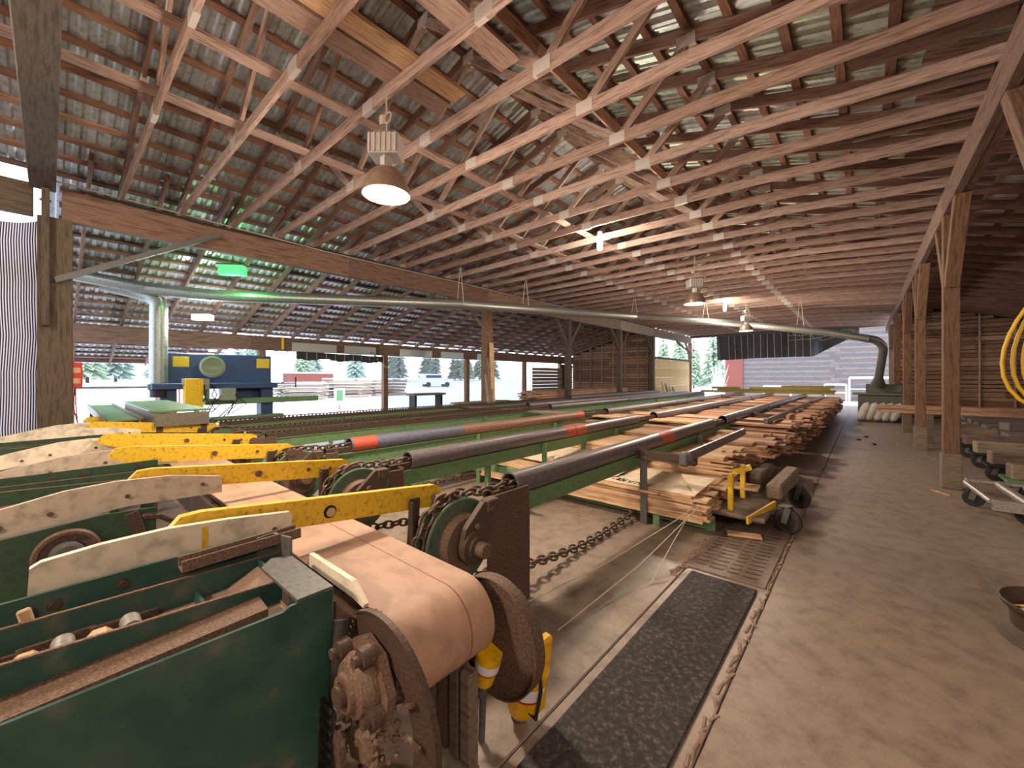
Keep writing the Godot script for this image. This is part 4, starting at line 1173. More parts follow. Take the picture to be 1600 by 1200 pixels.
func build_lumber():
	var r := RandomNumberGenerator.new(); r.seed = 77
	# front stack: thin wide boards with ragged ends at the aisle, paper sheets over them
	var rest := MB.new()
	var piles := [
		# z0, z1, y0, y1, xend, label, group, mat
		[-4.3, -5.35, 0.12, 0.36, -1.2, "pale board in the front stack", "boards in the front stack", "fresh", 1],
		[-5.4, -6.2, 0.2, 0.6, -1.2, "pale board in the second stack", "boards in the second stack", "fresh", 1],
		[-6.6, -8.2, 0.3, 0.7, -0.95, "board in the third stack", "boards in the third stack", "orange", 1],
		[-8.5, -10.2, 0.2, 0.72, -0.85, "board in the fourth stack", "boards in the fourth stack", "orange", 1],
		[-10.6, -12.4, 0.2, 0.72, -0.8, "", "", "orange", 0],
		[-12.8, -15.2, 0.2, 0.74, -0.75, "", "", "orange", 0],
		[-15.6, -18.4, 0.2, 0.74, -0.7, "", "", "orange", 0],
		[-18.8, -22.0, 0.2, 0.74, -0.65, "", "", "orange", 0]]
	for pi in piles.size():
		var p: Array = piles[pi]
		var y: float = p[2]
		var row := 0
		while y < p[3]:
			var th: float = [0.018, 0.022, 0.025, 0.03][r.randi() % 4]
			if pi >= 2: th += 0.012
			var z: float = p[0]
			var col := 0
			while z > p[1] + 0.08:
				col += 1
				var wd: float = [0.14, 0.19, 0.24, 0.29][r.randi() % 4]
				var ln: float = [3.2, 3.7, 4.3][r.randi() % 3]
				var shift := r.randf_range(-0.26, 0.02) if row > 1 else r.randf_range(-0.4, -0.1)
				if pi == 0: shift = r.randf_range(-0.16, 0.06)
				var xe: float = p[4] + shift
				var c := Vector3(xe - ln / 2, y + th / 2, z - wd / 2)
				if pi > 1 and y > p[3] - 0.13 and r.randf() < 0.5:
					z -= wd
					continue
				var s := Vector3(ln, th - 0.003, wd - 0.006)
				var yaw := r.randf_range(-0.012, 0.012)
				if p[8] == 1 and (pi < 3 or xe > p[4] - 0.2 or row > 7):
					flat_board("stacked_board", c, s, wood(p[7], r.randi() % 6), "%s along the aisle, %s layer up, %s row back" % [p[5], ordinal(row + 1), ordinal(col)], p[6], yaw)
				else:
					rest.box(c, s, Basis(Vector3.UP, yaw))
				z -= wd
			y += th
			row += 1
	var ro := obj("stacked_boards", rest, mats["orange0"])
	tag(ro, "stacks of orange-brown boards along the far part of the aisle under the conveyors", "boards", "", "stuff")
	# cover sheets
	var ps := thing("paper_sheet", "cream cover sheet with handwriting on the front stack of boards", "sheet", Vector3(-1.28, 0.385, -4.33))
	var m := MB.new()
	m.prism(PackedVector2Array([Vector2(-1.75, 0), Vector2(-0.02, 0), Vector2(-0.2, 0.72), Vector2(-1.6, 0.92)]), 0.006, Transform3D(Basis(Vector3(1, 0, 0), Vector3(0, 0.04, -1).normalized(), Vector3(0, 1, 0.04).normalized()), Vector3.ZERO))
	obj("sheet_face", m, mats["paper"], ps)
	var fd := MB.new()
	fd.prism(PackedVector2Array([Vector2(-0.36, 0.6), Vector2(-0.02, 0.0), Vector2(0.02, 0.62)]), 0.004, Transform3D(Basis(Vector3(1, 0, 0), Vector3(0, 0.1, -1).normalized(), Vector3(0, 1, 0.1).normalized()), Vector3(0, 0.012, 0)))
	obj("folded_corner", fd, mats["paper"], ps)
	var lines := [["ANAM", -0.72, 0.1], ["SCALE 1478", -1.22, 0.16], ["8.3/2.5", -1.15, 0.36], ["MI", -1.1, 0.58]]
	for l in lines:
		var tm := TextMesh.new()
		tm.text = l[0]; tm.font_size = 64; tm.pixel_size = 0.0024; tm.depth = 0.001
		var f := SystemFont.new(); f.font_names = PackedStringArray(["Droid Sans"])
		tm.font = f
		var o := MeshInstance3D.new()
		o.mesh = tm; o.material_override = mats["ink"]
		o.name = numbered("handwriting", ps)
		# lettering reads upside down from the aisle
		o.transform = Transform3D(Basis(Vector3(-1, 0, 0), Vector3(0, 0, 1), Vector3(0, 1, 0)).rotated(Vector3.UP, -0.1), Vector3(l[1], 0.005 + 0.04 * l[2], -l[2]))
		ps.add_child(o, true)
	var p2 := thing("paper_sheet", "cream cover sheet with faint writing on boards between first and second pipe lines", "sheet", Vector3(-3.0, 0.42, -4.6))
	var m2 := MB.new(); m2.prism(PackedVector2Array([Vector2(-1.2, 0), Vector2(0.75, -0.1), Vector2(0.8, 0.9), Vector2(-1.0, 1.0)]), 0.005, Transform3D(Basis(Vector3(1, 0, 0), Vector3(0, 0.1, -1).normalized(), Vector3(0, 1, 0.1).normalized()), Vector3.ZERO))
	obj("sheet_face", m2, mats["paper"], p2)
	for l in [["A PTALAND", -0.05, 0.2], ["(O4.", -0.3, 0.07]]:
		var tm := TextMesh.new()
		tm.text = l[0]; tm.font_size = 64; tm.pixel_size = 0.0026; tm.depth = 0.001
		var f := SystemFont.new(); f.font_names = PackedStringArray(["Droid Sans"])
		tm.font = f
		var o := MeshInstance3D.new()
		o.mesh = tm; o.material_override = mats["ink"]
		o.name = numbered("handwriting", p2)
		o.transform = Transform3D(Basis(Vector3(1, 0, 0), Vector3(0, 0.1, -1).normalized(), Vector3(0, 1, 0.1).normalized()), Vector3(l[1], 0.006 + 0.1 * l[2], -l[2]))
		p2.add_child(o, true)
	for i in 4:
		flat_board("loose_board", Vector3(-3.1 + 0.25 * i, 0.36 - 0.03 * (i % 2), -4.42 - 0.28 * i), Vector3(2.9, 0.022, 0.26), wood("fresh", i), "loose pale board under the second paper sheet, %s from the front" % ordinal(i + 1), "loose boards between the first two lines", 0.03 * (i - 1))
	for i in 5:
		flat_board("loose_board", Vector3(-5.3, 0.5, -3.9 - 0.34 * i), Vector3(1.5, 0.025, 0.26), wood("fresh", i + 2), "pale board lying between third and fourth lines, %s from the camera" % ordinal(i + 1), "boards between third and fourth lines", 0.04 * (i % 2))
	# flat planks across the gap in the pipes
	var px := [[-3.16, -2.05], [-4.42, -3.34], [-6.2, -4.6], [-8.6, -6.5]]
	for i in 4:
		for j in 2:
			var x0: float = px[i][0]; var x1: float = px[i][1]
			flat_board("cross_plank", Vector3((x0 + x1) / 2, 0.77 - 0.025 * j, -7.85 - 0.36 * j), Vector3(x1 - x0, 0.03, 0.34), wood("weather" if i > 1 else "fresh", i + j * 2), "flat plank lying crosswise in the pipe gap, %s bay from the aisle, %s row" % [ordinal(i + 1), ["front", "back"][j]], "planks in the pipe gap", 0.0)
	for i in 5:
		flat_board("loose_board", Vector3(-2.6 - 1.3 * i, 0.6, -6.0 - 0.2 * (i % 3)), Vector3(1.0, 0.02, 0.12), mats["yellowc"] if i < 3 else wood("fresh", i), ["yellow painted strip lying under the first pipe line", "yellow painted strip lying under the second pipe line", "yellow painted strip lying under the third pipe line", "pale loose board under the fourth line", "pale loose board under the fifth line"][i], "", 0.1)
	# long lumber piles left of the lines
	var lp := [[-10.0, -8.6, 2.2, 0.0, 0.82, "low grey pile beside the leaning planks", "weather"], [-10.3, -12.4, 4.5, 0.0, 1.1, "brown pile before the third left post", "orange"], [-10.6, -17.2, 3.4, 0.0, 1.1, "orange pile behind the third left post", "orange"]]
	for k in 3:
		var P: Array = lp[k]
		for row in 9:
			for c in 4:
				var ly: float = P[4] - 0.05 - row * 0.05
				flat_board("piled_board", Vector3(P[0] + c * 0.26 + r.randf_range(-0.02, 0.02), ly, P[1] - P[2] / 2 + r.randf_range(-0.2, 0.2)), Vector3(P[2], 0.046, 0.25), wood(P[6], row + c), "board in the %s, %s layer down, %s from the camera's right" % [P[5], ordinal(row + 1), ordinal(4 - c)] if false else "board in the %s, layer %s from top, column %s" % [P[5], ordinal(row + 1), ordinal(c + 1)], P[5], PI / 2)
		for s in 2:
			var b := MB.new(); b.box(Vector3(P[0] + 0.4, (P[4] - 0.5) / 2, P[1] - 0.6 - s * (P[2] - 1.2)), Vector3(1.0, P[4] - 0.5, 0.12), Basis.IDENTITY, 0.004)
			tag(obj("bearer", b, wood("weather", s)), ["near", "far"][s] + " timber bearer carrying the " + P[5], "bearer", "bearers of the " + P[5])
	# planks leaning on the second left post
	for i in 3:
		tag(beam("leaning_plank", Vector3(XL + 0.45 + 0.06 * i, 0.0, -9.05 + 0.12 * i), Vector3(XL + 0.2, 2.7 - 0.5 * i, -9.2 + 0.1 * i), 0.04, 0.16, wood("weather" if i else "fresh", i), self, Vector3.BACK), ["long pale plank leaning on the second left post", "middle grey plank leaning on the second left post", "short grey plank leaning on the second left post"][i], "plank")
	# far packs lying across the conveyors
	for k in 5:
		var L: float = [5.3, 4.6, 3.0, 1.9, 1.2][k]
		var xc: float = [-3.6, -3.2, -2.6, -1.9, -5.2][k]
		flat_board("treated_plank", Vector3(xc, 0.92 + 0.09 * k if k < 4 else 1.1, -22.0 - 0.06 * k), Vector3(L, 0.088, 0.5), wood("treated", k), "greenish %s lying across the far ends of the conveyors" % ["lowest plank pack", "second plank pack", "third plank pack", "short top plank pack", "dark short plank pack at the left"][k], "far plank packs")

# ---------------------------------------------------------------- things on the floor
func caster(t: Node3D, c: Vector3, r: float, w := 0.06, yaw := 0.0):
	var xf := Transform3D(Basis(Vector3.UP, yaw) * Basis(Vector3(0, 1, 0), Vector3(1, 0, 0), Vector3(0, 0, -1)), c)
	var b := MB.new()
	b.lathe([Vector2(r * 0.62, -w / 2), Vector2(r * 0.9, -w / 2), Vector2(r, -w * 0.3), Vector2(r, w * 0.3), Vector2(r * 0.9, w / 2), Vector2(r * 0.62, w / 2)], 28, xf)
	obj("tyre", b, mats["rubber"], t)
	var h := MB.new()
	h.lathe([Vector2(0, -w * 0.4), Vector2(r * 0.63, -w * 0.4), Vector2(r * 0.63, w * 0.4), Vector2(r * 0.25, w * 0.42), Vector2(r * 0.2, w * 0.6), Vector2(0, w * 0.6)], 20, xf)
	obj("wheel", h, mats["black"], t)
	var f := MB.new()
	var bs := Basis(Vector3.UP, yaw)
	for s in [-1.0, 1.0]:
		f.box(c + bs * Vector3(s * (w / 2 + 0.012), r * 0.45, 0), Vector3(0.008, r * 1.35, 0.06), bs * Basis(Vector3.RIGHT, 0.25), 0.003)
	f.box(c + bs * Vector3(0, r * 1.12, -0.02), Vector3(w + 0.05, 0.012, 0.1), bs, 0.003)
	obj("fork", f, mats["grey"], t)

func build_floor_items():
	# black mat
	var mt := MB.new()
	mt.box(Vector3(-0.835, 0.008, -2.2), Vector3(0.47, 0.016, 2.55), Basis.IDENTITY, 0.006)
	tag(obj("floor_mat", mt, mats["asphalt"]), "long black dusty rubber mat on the floor beside the belt", "mat")
	# louvred steel floor plate
	var fp := thing("floor_plate", "dusty steel floor plate with rows of raised slots beyond the black mat", "floor plate", Vector3(-0.85, 0, -4.6))
	var b := MB.new(); b.box(Vector3(0, 0.006, 0), Vector3(0.58, 0.012, 2.1), Basis.IDENTITY, 0.004)
	obj("plate", b, mats["plate"], fp)
	var sl := MB.new()
	for i in 22:
		for j in 4:
			var c := Vector3(-0.2 + j * 0.125, 0.0125, 0.95 - i * 0.088)
			var lw := 0.04 + 0.015 * (j % 2)
			sl.prism(PackedVector2Array([Vector2(-lw, 0.006), Vector2(-lw * 0.3, 0.012), Vector2(lw, -0.004), Vector2(lw, -0.012), Vector2(-lw * 0.3, 0.002), Vector2(-lw, -0.002)]), 0.004, Transform3D(Basis(Vector3.RIGHT, Vector3.BACK, Vector3.UP), c))
	var so := obj("slot", sl, mats["darkgap"], fp)
	so.set_meta("kind", "stuff")
	var sd := MB.new()
	var rs := RandomNumberGenerator.new(); rs.seed = 12
	for i in 160:
		var z := -0.9 - i * 0.05
		sd.box(Vector3(-0.545 + rs.randf_range(-0.015, 0.015), 0.002, z), Vector3(rs.randf_range(0.008, 0.02), 0.006, 0.07), Basis(Vector3.UP, rs.randf_range(-0.4, 0.4)), 0.003)
		if i > 48 and i < 92: sd.box(Vector3(-1.16 + rs.randf_range(-0.03, 0.03), 0.002, z), Vector3(rs.randf_range(0.015, 0.05), 0.008, 0.08), Basis(Vector3.UP, rs.randf_range(-0.4, 0.4)), 0.003)
	tag(obj("sawdust", sd, mats["dust"]), "thin line of tan sawdust along the floor plate and mat edges", "sawdust", "", "stuff")
	# ropes on the floor
	var rp := [[Vector3(-1.8, 0.02, -2.1), Vector3(-1.55, 0.12, -2.9), Vector3(-1.3, 0.28, -3.95), Vector3(-1.3, 0.3, -4.3)], [Vector3(-1.45, 0.012, -2.1), Vector3(-1.35, 0.1, -3.1), Vector3(-1.25, 0.28, -3.95), Vector3(-1.25, 0.3, -4.3)], [Vector3(-1.24, 0.004, -3.05), Vector3(-1.25, 0.15, -3.5), Vector3(-1.26, 0.28, -4.0)]]
	for i in 3:
		var c := Curve3D.new()
		for p in rp[i]: c.add_point(p)
		var pts := PackedVector3Array()
		for k in 17: pts.append(c.sample_baked(c.get_baked_length() * k / 16.0))
		var m := MB.new(); m.tube(pts, 0.0045, 6)
		tag(obj("rope", m, mats["ropem"]), ["upper pale rope running from the steel leg to the front stack", "lower pale rope lying along the floor to the front stack", "short pale rope hanging from the front stack to the floor"][i], "rope")
	# dolly under the second stack with yellow stakes
	var t := thing("lumber_dolly", "lumber dolly with yellow stakes and rubber casters beside the aisle", "dolly", Vector3(-0.95, 0, -5.1))
	var d := MB.new()
	d.box(Vector3(-0.15, 0.2, 0.05), Vector3(0.75, 0.04, 1.0), Basis.IDENTITY, 0.004)
	obj("deck", d, mats["weather3"], t)
	for z in [0.42, -0.14]:
		var s := MB.new(); s.box(Vector3(-0.1, 0.38, z), Vector3(0.05, 0.44, 0.05), Basis.IDENTITY, 0.004)
		obj("stake", s, mats["yellow"], t).set_meta("label", "yellow stake")
	var tg := MB.new(); tg.bar(Vector3(0.09, 0.2, 0.62), Vector3(0.24, 0.26, 0.05), 0.02, 0.07)
	obj("toe_bar", tg, mats["yellow"], t).set_meta("label", "yellow flat bar")
	var bk := MB.new(); bk.bar(Vector3(-0.2, 0.5, -0.1), Vector3(-0.02, 0.58, -0.16), 0.04, 0.06)
	obj("strut", bk, mats["yellow"], t)
	caster(t, Vector3(0.36, 0.13, 0.12), 0.13, 0.06, 1.25)
	caster(t, Vector3(0.35, 0.125, -0.95), 0.125, 0.06, 1.2)
	var lg := beam("block_timber", Vector3(-0.76, 0.32, -5.3), Vector3(-0.7, 0.36, -6.35), 0.15, 0.17, wood("weather", 1), self, Vector3.UP, 0.02)
	tag(lg, "weathered grey timber block lying on the dolly beside the casters", "timber")
	var lg2 := beam("block_timber", Vector3(-1.05, 0.31, -5.9), Vector3(-1.02, 0.31, -6.7), 0.14, 0.16, wood("weather", 3), self, Vector3.UP, 0.02)
	tag(lg2, "second weathered timber block behind the dolly, in shade", "timber")
	var offc := MB.new(); offc.box(Vector3(-0.9, 0.03, -4.55), Vector3(0.3, 0.02, 0.12), Basis(Vector3.UP, 0.3), 0.002)
	tag(obj("wood_offcut", offc, mats["fresh3"]), "flat wood offcut on the steel floor plate before the caster", "offcut")
	# steel wheel rim full of chips
	var rm := thing("wheel_rim", "rusty steel wheel rim standing on the floor holding wood chips", "wheel rim", Vector3(0.94, 0, -3.95))
	var w := MB.new()
	w.lathe([Vector2(0.12, 0.12), Vector2(0.235, 0.13), Vector2(0.235, 0.06), Vector2(0.26, 0.04), Vector2(0.29, 0.012), Vector2(0.3, 0.0), Vector2(0.305, 0.004), Vector2(0.275, 0.045), Vector2(0.25, 0.075), Vector2(0.255, 0.16), Vector2(0.29, 0.2), Vector2(0.3, 0.225), Vector2(0.292, 0.23), Vector2(0.28, 0.21), Vector2(0.24, 0.17), Vector2(0.235, 0.13)], 48)
	obj("rim", w, mats["steel"], rm)
	var cp := MB.new()
	var r := RandomNumberGenerator.new(); r.seed = 3
	for i in 120:
		var a := r.randf() * TAU; var q := sqrt(r.randf()) * 0.22
		cp.box(Vector3(cos(a) * q, 0.15 + r.randf() * 0.025, sin(a) * q), Vector3(0.05, 0.008, 0.025) * r.randf_range(0.6, 1.4), Basis.from_euler(Vector3(r.randf_range(-0.4, 0.4), r.randf() * TAU, r.randf_range(-0.4, 0.4))))
	var co := obj("wood_chips", cp, mats["fresh1"])
	co.position = Vector3(0.94, 0, -3.95)
	tag(co, "wood chips heaped inside the rusty wheel rim", "wood chips", "", "stuff")
	# small stick and pebble-like scraps
	tag(beam("wood_stick", Vector3(0.72, 0.006, -8.25), Vector3(0.88, 0.006, -8.0), 0.02, 0.012, wood("fresh", 0), self), "thin pale stick on the floor at the foot of the nearest right post", "stick")
	for i in 3:
		var p := MB.new(); p.box(Vector3([-0.1, 0.05, 0.18][i], 0.02, [-13.6, -14.4, -12.9][i]), Vector3(0.1, 0.03, 0.06), Basis(Vector3.UP, i), 0.01)
		tag(obj("dark_scrap", p, mats["black"]), "small dark scrap on the far aisle floor, %s from the camera" % ["second", "farthest", "nearest"][i], "scrap")

# ---------------------------------------------------------------- right aisle
func build_right_aisle():
	# low aluminium cart
	var t := thing("roller_cart", "low pale metal roller cart on a caster beside the nearest right post", "cart", Vector3(1.45, 0, -7.15))
	var b := MB.new()
	b.bar(Vector3(-0.48, 0.27, -0.5), Vector3(-0.42, 0.27, 0.52), 0.05, 0.05, Vector3.UP, 0.012)
	b.bar(Vector3(-0.48, 0.3, -0.52), Vector3(0.6, 0.3, -0.55), 0.05, 0.04, Vector3.UP, 0.008)
	b.bar(Vector3(-0.42, 0.24, 0.52), Vector3(0.6, 0.24, 0.5), 0.02, 0.12, Vector3.UP, 0.004)
	obj("frame", b, mats["alu"], t)
	for i in 4:
		var m := MB.new(); m.cyl(Vector3(-0.2 + i * 0.22, 0.28, -0.5), Vector3(-0.16 + i * 0.22, 0.28, 0.5), 0.045, 14)
		obj("roller", m, mats["alu"], t)
	caster(t, Vector3(-0.1, 0.11, 0.2), 0.11, 0.05, 1.3)
	caster(t, Vector3(-0.42, 0.1, -0.42), 0.1, 0.05, 1.3)
	# rows of wheeled racks with timbers
	for i in 6:
		var z := -8.4 - i * 1.25
		var x := 1.5 + 0.02 * i
		var d := thing("timber_dolly", "wheeled timber dolly behind the right posts, %s from the camera" % ordinal(i + 1), "dolly", Vector3(x, 0, z), "wheeled timber dollies in the right aisle")
		beam("head_timber", Vector3(-0.05, 0.36, 0), Vector3(1.2, 0.36, -0.1), 0.22, 0.2, wood("weather", i), d, Vector3.UP, 0.015)
		beam("long_timber", Vector3(0.9, 0.35, 0.2), Vector3(2.9, 0.35, -0.3), 0.2, 0.18, wood("weather", i + 1), d, Vector3.UP, 0.012)
		var pl := MB.new(); pl.box(Vector3(0.9, 0.25, 0.0), Vector3(2.0, 0.03, 0.5))
		obj("base_plate", pl, mats["green" if i == 0 else "black"], d)
		caster(d, Vector3(0.02, 0.12, 0.05), 0.12, 0.06, 1.2)
		caster(d, Vector3(0.5, 0.12, -0.08), 0.12, 0.06, 1.2)
	# long stacked stock behind the dollies
	for i in 7:
		var z := -12.2 - i * 0.9
		for k in 3:
			tag(beam("stock_timber", Vector3(2.1, 0.12 + 0.17 * k, z - 0.12 * k), Vector3(5.3, 0.12 + 0.17 * k, z - 0.12 * k), 0.6, 0.1, wood("weather" if k < 2 else "siding", i + k), self), "grey stock timber stacked across the right aisle, row %s, %s layer" % [ordinal(i + 1), ["bottom", "middle", "top"][k]], "timber", "stock timbers in the right aisle")
	for k in 2:
		tag(beam("long_beam", Vector3(0.25, 0.86 - 0.1 * k, -14.1 - 0.06 * k), Vector3(5.4, 0.86 - 0.1 * k, -14.1), 0.14, 0.095, wood("orange", k * 2), self), ["upper long orange beam lying across behind the right posts", "lower long orange beam lying across behind the right posts"][k], "beam")
	for x in [1.2, 3.2, 5.0]:
		var s := MB.new(); s.box(Vector3(x, 0.355, -14.1), Vector3(0.14, 0.71, 0.14), Basis.IDENTITY, 0.004)
		tag(obj("trestle_block", s, mats["weather3"]), "timber block under the long orange beams, %s" % ("nearest the posts" if x < 2 else ("in the middle" if x < 4 else "nearest the outer wall")), "block")
	tag(beam("white_block", Vector3(2.0, 0.68, -11.9), Vector3(2.9, 0.66, -12.4), 0.2, 0.14, wood("siding", 2), self, Vector3.UP, 0.005), "pale squared block lying on the grey stock timbers", "block")
	# yellow hose coil hung from a rafter
	var h := thing("hose_coil", "yellow hose hanging in long loops in the right aisle", "hose", Vector3(1.12, 1.38, -5.05))
	var m := MB.new()
	for i in 4:
		var pts := PackedVector3Array()
		var w := 0.1 + 0.07 * i
		for k in 29:
			var a := TAU * k / 28
			pts.append(Vector3(sin(a) * w * (1.0 + 0.3 * cos(a)) + 0.012 * i, 0.45 - cos(a) * (0.42 + 0.03 * i), 0.03 * (i - 2) + 0.02 * sin(a * 2 + i)))
		m.tube(pts, 0.013, 8)
	obj("loops", m, mats["hose"], h)
	var rp := MB.new(); rp.tube(PackedVector3Array([Vector3(0.02, 0.9, 0), Vector3(0.05, 2.0, 0.02), Vector3(0.06, 3.22, 0.02)]), 0.006, 6)
	obj("hanger", rp, mats["wire"], h)
	# sacks and bench machine at the end of the duct
	var mc := thing("bench_machine", "grey bench machine under the duct end behind the white sacks", "machine", Vector3(0.45, 0, -20.4))
	var q := MB.new(); q.box(Vector3(0, 0.5, 0), Vector3(1.25, 0.9, 0.7), Basis.IDENTITY, 0.01)
	obj("cabinet", q, mats["boxgreen"], mc)
	var q2 := MB.new(); q2.box(Vector3(-0.02, 0.99, 0), Vector3(1.5, 0.06, 0.85), Basis.IDENTITY, 0.008)
	obj("table_top", q2, mats["galvd"], mc)
	var q3 := MB.new(); q3.box(Vector3(0.1, 1.2, -0.05), Vector3(1.0, 0.32, 0.55), Basis.IDENTITY, 0.02)
	obj("housing", q3, mats["boxgreen"], mc)
	for i in 5:
		var sk := MB.new()
		var rr := RandomNumberGenerator.new(); rr.seed = i
		var prof := []
		for k in 9:
			var f := k / 8.0
			prof.append(Vector2((0.15 + rr.randf_range(-0.01, 0.015)) * pow(max(sin(PI * clamp(f, 0.02, 0.98)), 0.0), 0.35) if k > 0 and k < 8 else 0.0, f * 0.72))
		sk.lathe(prof, 14, Transform3D(Basis(Vector3.BACK, -0.35) * Basis.from_scale(Vector3(0.95, 1, 1.3)), Vector3(0, 0.0, 0)))
		var so := obj("white_sack", sk, mats["sack"])
		so.position = Vector3(-0.12 + i * 0.21, 0.04, -19.5)
		tag(so, "white woven sack leaning before the bench machine, %s of five from the aisle" % ordinal(i + 1), "sack", "white sacks by the bench machine")

# ---------------------------------------------------------------- left aisle
func build_left_aisle():
	# striped curtain left of the big post, folds run downwards
	var cw := thing("striped_curtain", "white and dark striped curtain hanging left of the big dark post", "curtain", Vector3(XL - 0.1, 0.6, 0))
	var k := 150
	var dz := 0.0125
	for half in 2:
		var b := MB.new()
		for i in k:
			if i % 2 != half: continue
			for j in 12:
				var y0 := 3.2 * j / 12.0; var y1 := 3.2 * (j + 1) / 12.0
				var f := func(ii: int, y: float) -> Vector3:
					return Vector3(0.006 * sin(ii * 0.9) + 0.03 * sin(y * 1.3 + ii * 0.03), y + (0.14 * exp(-ii * 0.06) if y > 2.7 else 0.0), 0.085 + ii * dz + 0.012 * sin(y * 2.6 + ii * 0.02) + 0.006 * sin(y * 7.0))
				var A: Vector3 = f.call(i, y0); var B: Vector3 = f.call(i + 1, y0); var C: Vector3 = f.call(i + 1, y1); var D: Vector3 = f.call(i, y1)
				b.quad(B, A, D, C)
				b.quad(A + Vector3(-0.004, 0, 0), B + Vector3(-0.004, 0, 0), C + Vector3(-0.004, 0, 0), D + Vector3(-0.004, 0, 0))
		obj("stripe", b, mats["stripew" if half == 0 else "stripeb"], cw)
	tag(beam("curtain_rail", Vector3(XL - 0.35, 3.15, 3.0), Vector3(XL - 0.35, 3.15, 0.1), 0.05, 0.2, wood("gpost", 0), self), "dark rail showing through the striped curtain", "rail")
	# low wall under the curtain
	tag(beam("curb_timber", Vector3(XL - 0.1, 0.3, 5.2), Vector3(XL - 0.1, 0.3, 0.16), 0.1, 0.6, wood("gpost", 1), self), "timber curb wall below the striped curtain", "timber")
	# red notice box on the big post
	var fb := thing("red_box", "red and white box hung on the aisle side of the big dark post", "box", Vector3(XL + 0.05, 1.45, -0.255))
	var b1 := MB.new(); b1.box(Vector3(0, 0.19, 0), Vector3(0.14, 0.38, 0.14), Basis.IDENTITY, 0.006)
	obj("case", b1, mats["redp"], fb)
	for y in [0.1, 0.26]:
		var b2 := MB.new(); b2.box(Vector3(0.071, y, 0), Vector3(0.004, 0.08, 0.1)); b2.box(Vector3(0, y, -0.071), Vector3(0.09, 0.08, 0.004))
		obj("label_patch", b2, mats["cover"], fb)
	var wr := MB.new()
	for i in 5: wr.tube(PackedVector3Array([Vector3(0.02 * i - 0.04, 0, 0), Vector3(0.03 * i - 0.06, -0.25, 0.03 * (i % 2)), Vector3(0.02 * i - 0.02, -0.55, -0.02)]), 0.006, 6)
	obj("cable", wr, mats["redp"], fb)
	# blue sawing machine
	var t := thing("blue_machine", "big blue sawing machine with round motor and yellow panels", "machine", Vector3(-11.9, 0, -2.7))
	var q := MB.new()
	q.box(Vector3(-0.25, 1.75, 0), Vector3(0.35, 0.85, 2.4), Basis.IDENTITY, 0.02)
	q.box(Vector3(0, 1.4, 0), Vector3(0.5, 0.14, 2.5), Basis.IDENTITY, 0.015)
	obj("head_beam", q, mats["blue"], t)
	for z in [0.95, -1.05]:
		var l := MB.new(); l.box(Vector3(-0.1, 0.85, z), Vector3(0.4, 1.1, 0.28), Basis.IDENTITY, 0.015); l.box(Vector3(0, 0.25, z), Vector3(0.6, 0.12, 0.5), Basis.IDENTITY, 0.01)
		obj("column", l, mats["blue"], t)
	var pn := MB.new(); pn.box(Vector3(-0.2, 1.15, -0.65), Vector3(0.1, 0.45, 0.7), Basis.IDENTITY, 0.01)
	obj("lower_panel", pn, mats["blued"], t)
	for z in [0.7, -1.0]:
		var y := MB.new(); y.box(Vector3(-0.06, 1.97, z), Vector3(0.01, 0.24, 0.3), Basis.IDENTITY, 0.002)
		obj("yellow_panel", y, mats["yellow"], t)
	var cab := MB.new(); cab.box(Vector3(0.35, 1.22, 0.55), Vector3(0.24, 0.72, 0.34), Basis.IDENTITY, 0.01)
	obj("control_cabinet", cab, mats["yellowc"], t)
	var mo := MB.new()
	mo.lathe([Vector2(0, -0.22), Vector2(0.2, -0.22), Vector2(0.24, -0.18), Vector2(0.24, 0.16), Vector2(0.25, 0.16), Vector2(0.25, 0.22), Vector2(0.2, 0.25), Vector2(0.17, 0.23), Vector2(0.08, 0.22), Vector2(0, 0.2)], 32, Transform3D(Basis(Vector3(0, 1, 0), Vector3(0.97, 0, 0.25), Vector3(0, 0, -1)), Vector3(0.45, 1.85, 0.2)))
	obj("motor", mo, mats["motor"], t)
	var mf := MB.new()
	for i in 18:
		var a := TAU * i / 18
		mf.bar(Vector3(0.68, 1.85 + sin(a) * 0.08, 0.26 - cos(a) * 0.08), Vector3(0.69, 1.85 + sin(a) * 0.17, 0.26 - cos(a) * 0.17), 0.014, 0.012, Vector3.RIGHT)
	obj("fan_grille", mf, mats["motor"], t)
	var bed := MB.new()
	bed.box(Vector3(0.1, 1.02, -1.0), Vector3(0.3, 0.14, 2.6), Basis.IDENTITY, 0.01)
	bed.box(Vector3(0.1, 0.6, -0.6), Vector3(0.3, 0.1, 1.6), Basis.IDENTITY, 0.01)
	obj("feed_bed", bed, mats["green"], t)
	var hs := MB.new()
	var rr := RandomNumberGenerator.new(); rr.seed = 8
	for i in 9:
		var z := 0.35 - i * 0.08
		hs.tube(PackedVector3Array([Vector3(0.3, 1.5 - 0.03 * i, z), Vector3(0.5 + rr.randf() * 0.1, 1.2, z + rr.randf_range(-0.15, 0.15)), Vector3(0.4, 0.95, z + rr.randf_range(-0.2, 0.2)), Vector3(0.35, 0.65 + rr.randf() * 0.2, z + 0.1)]), 0.012, 6)
	obj("hydraulic_hose", hs, mats["wire"], t)
	var vl := MB.new()
	vl.box(Vector3(0.4, 1.2, -0.1), Vector3(0.25, 0.3, 0.3), Basis.IDENTITY, 0.02); vl.box(Vector3(0.35, 1.5, 0.5), Vector3(0.2, 0.16, 0.5), Basis.IDENTITY, 0.02); vl.cyl(Vector3(0.4, 1.05, 0.3), Vector3(0.4, 1.45, 0.3), 0.05, 12)
	obj("valve_block", vl, mats["motor"], t)
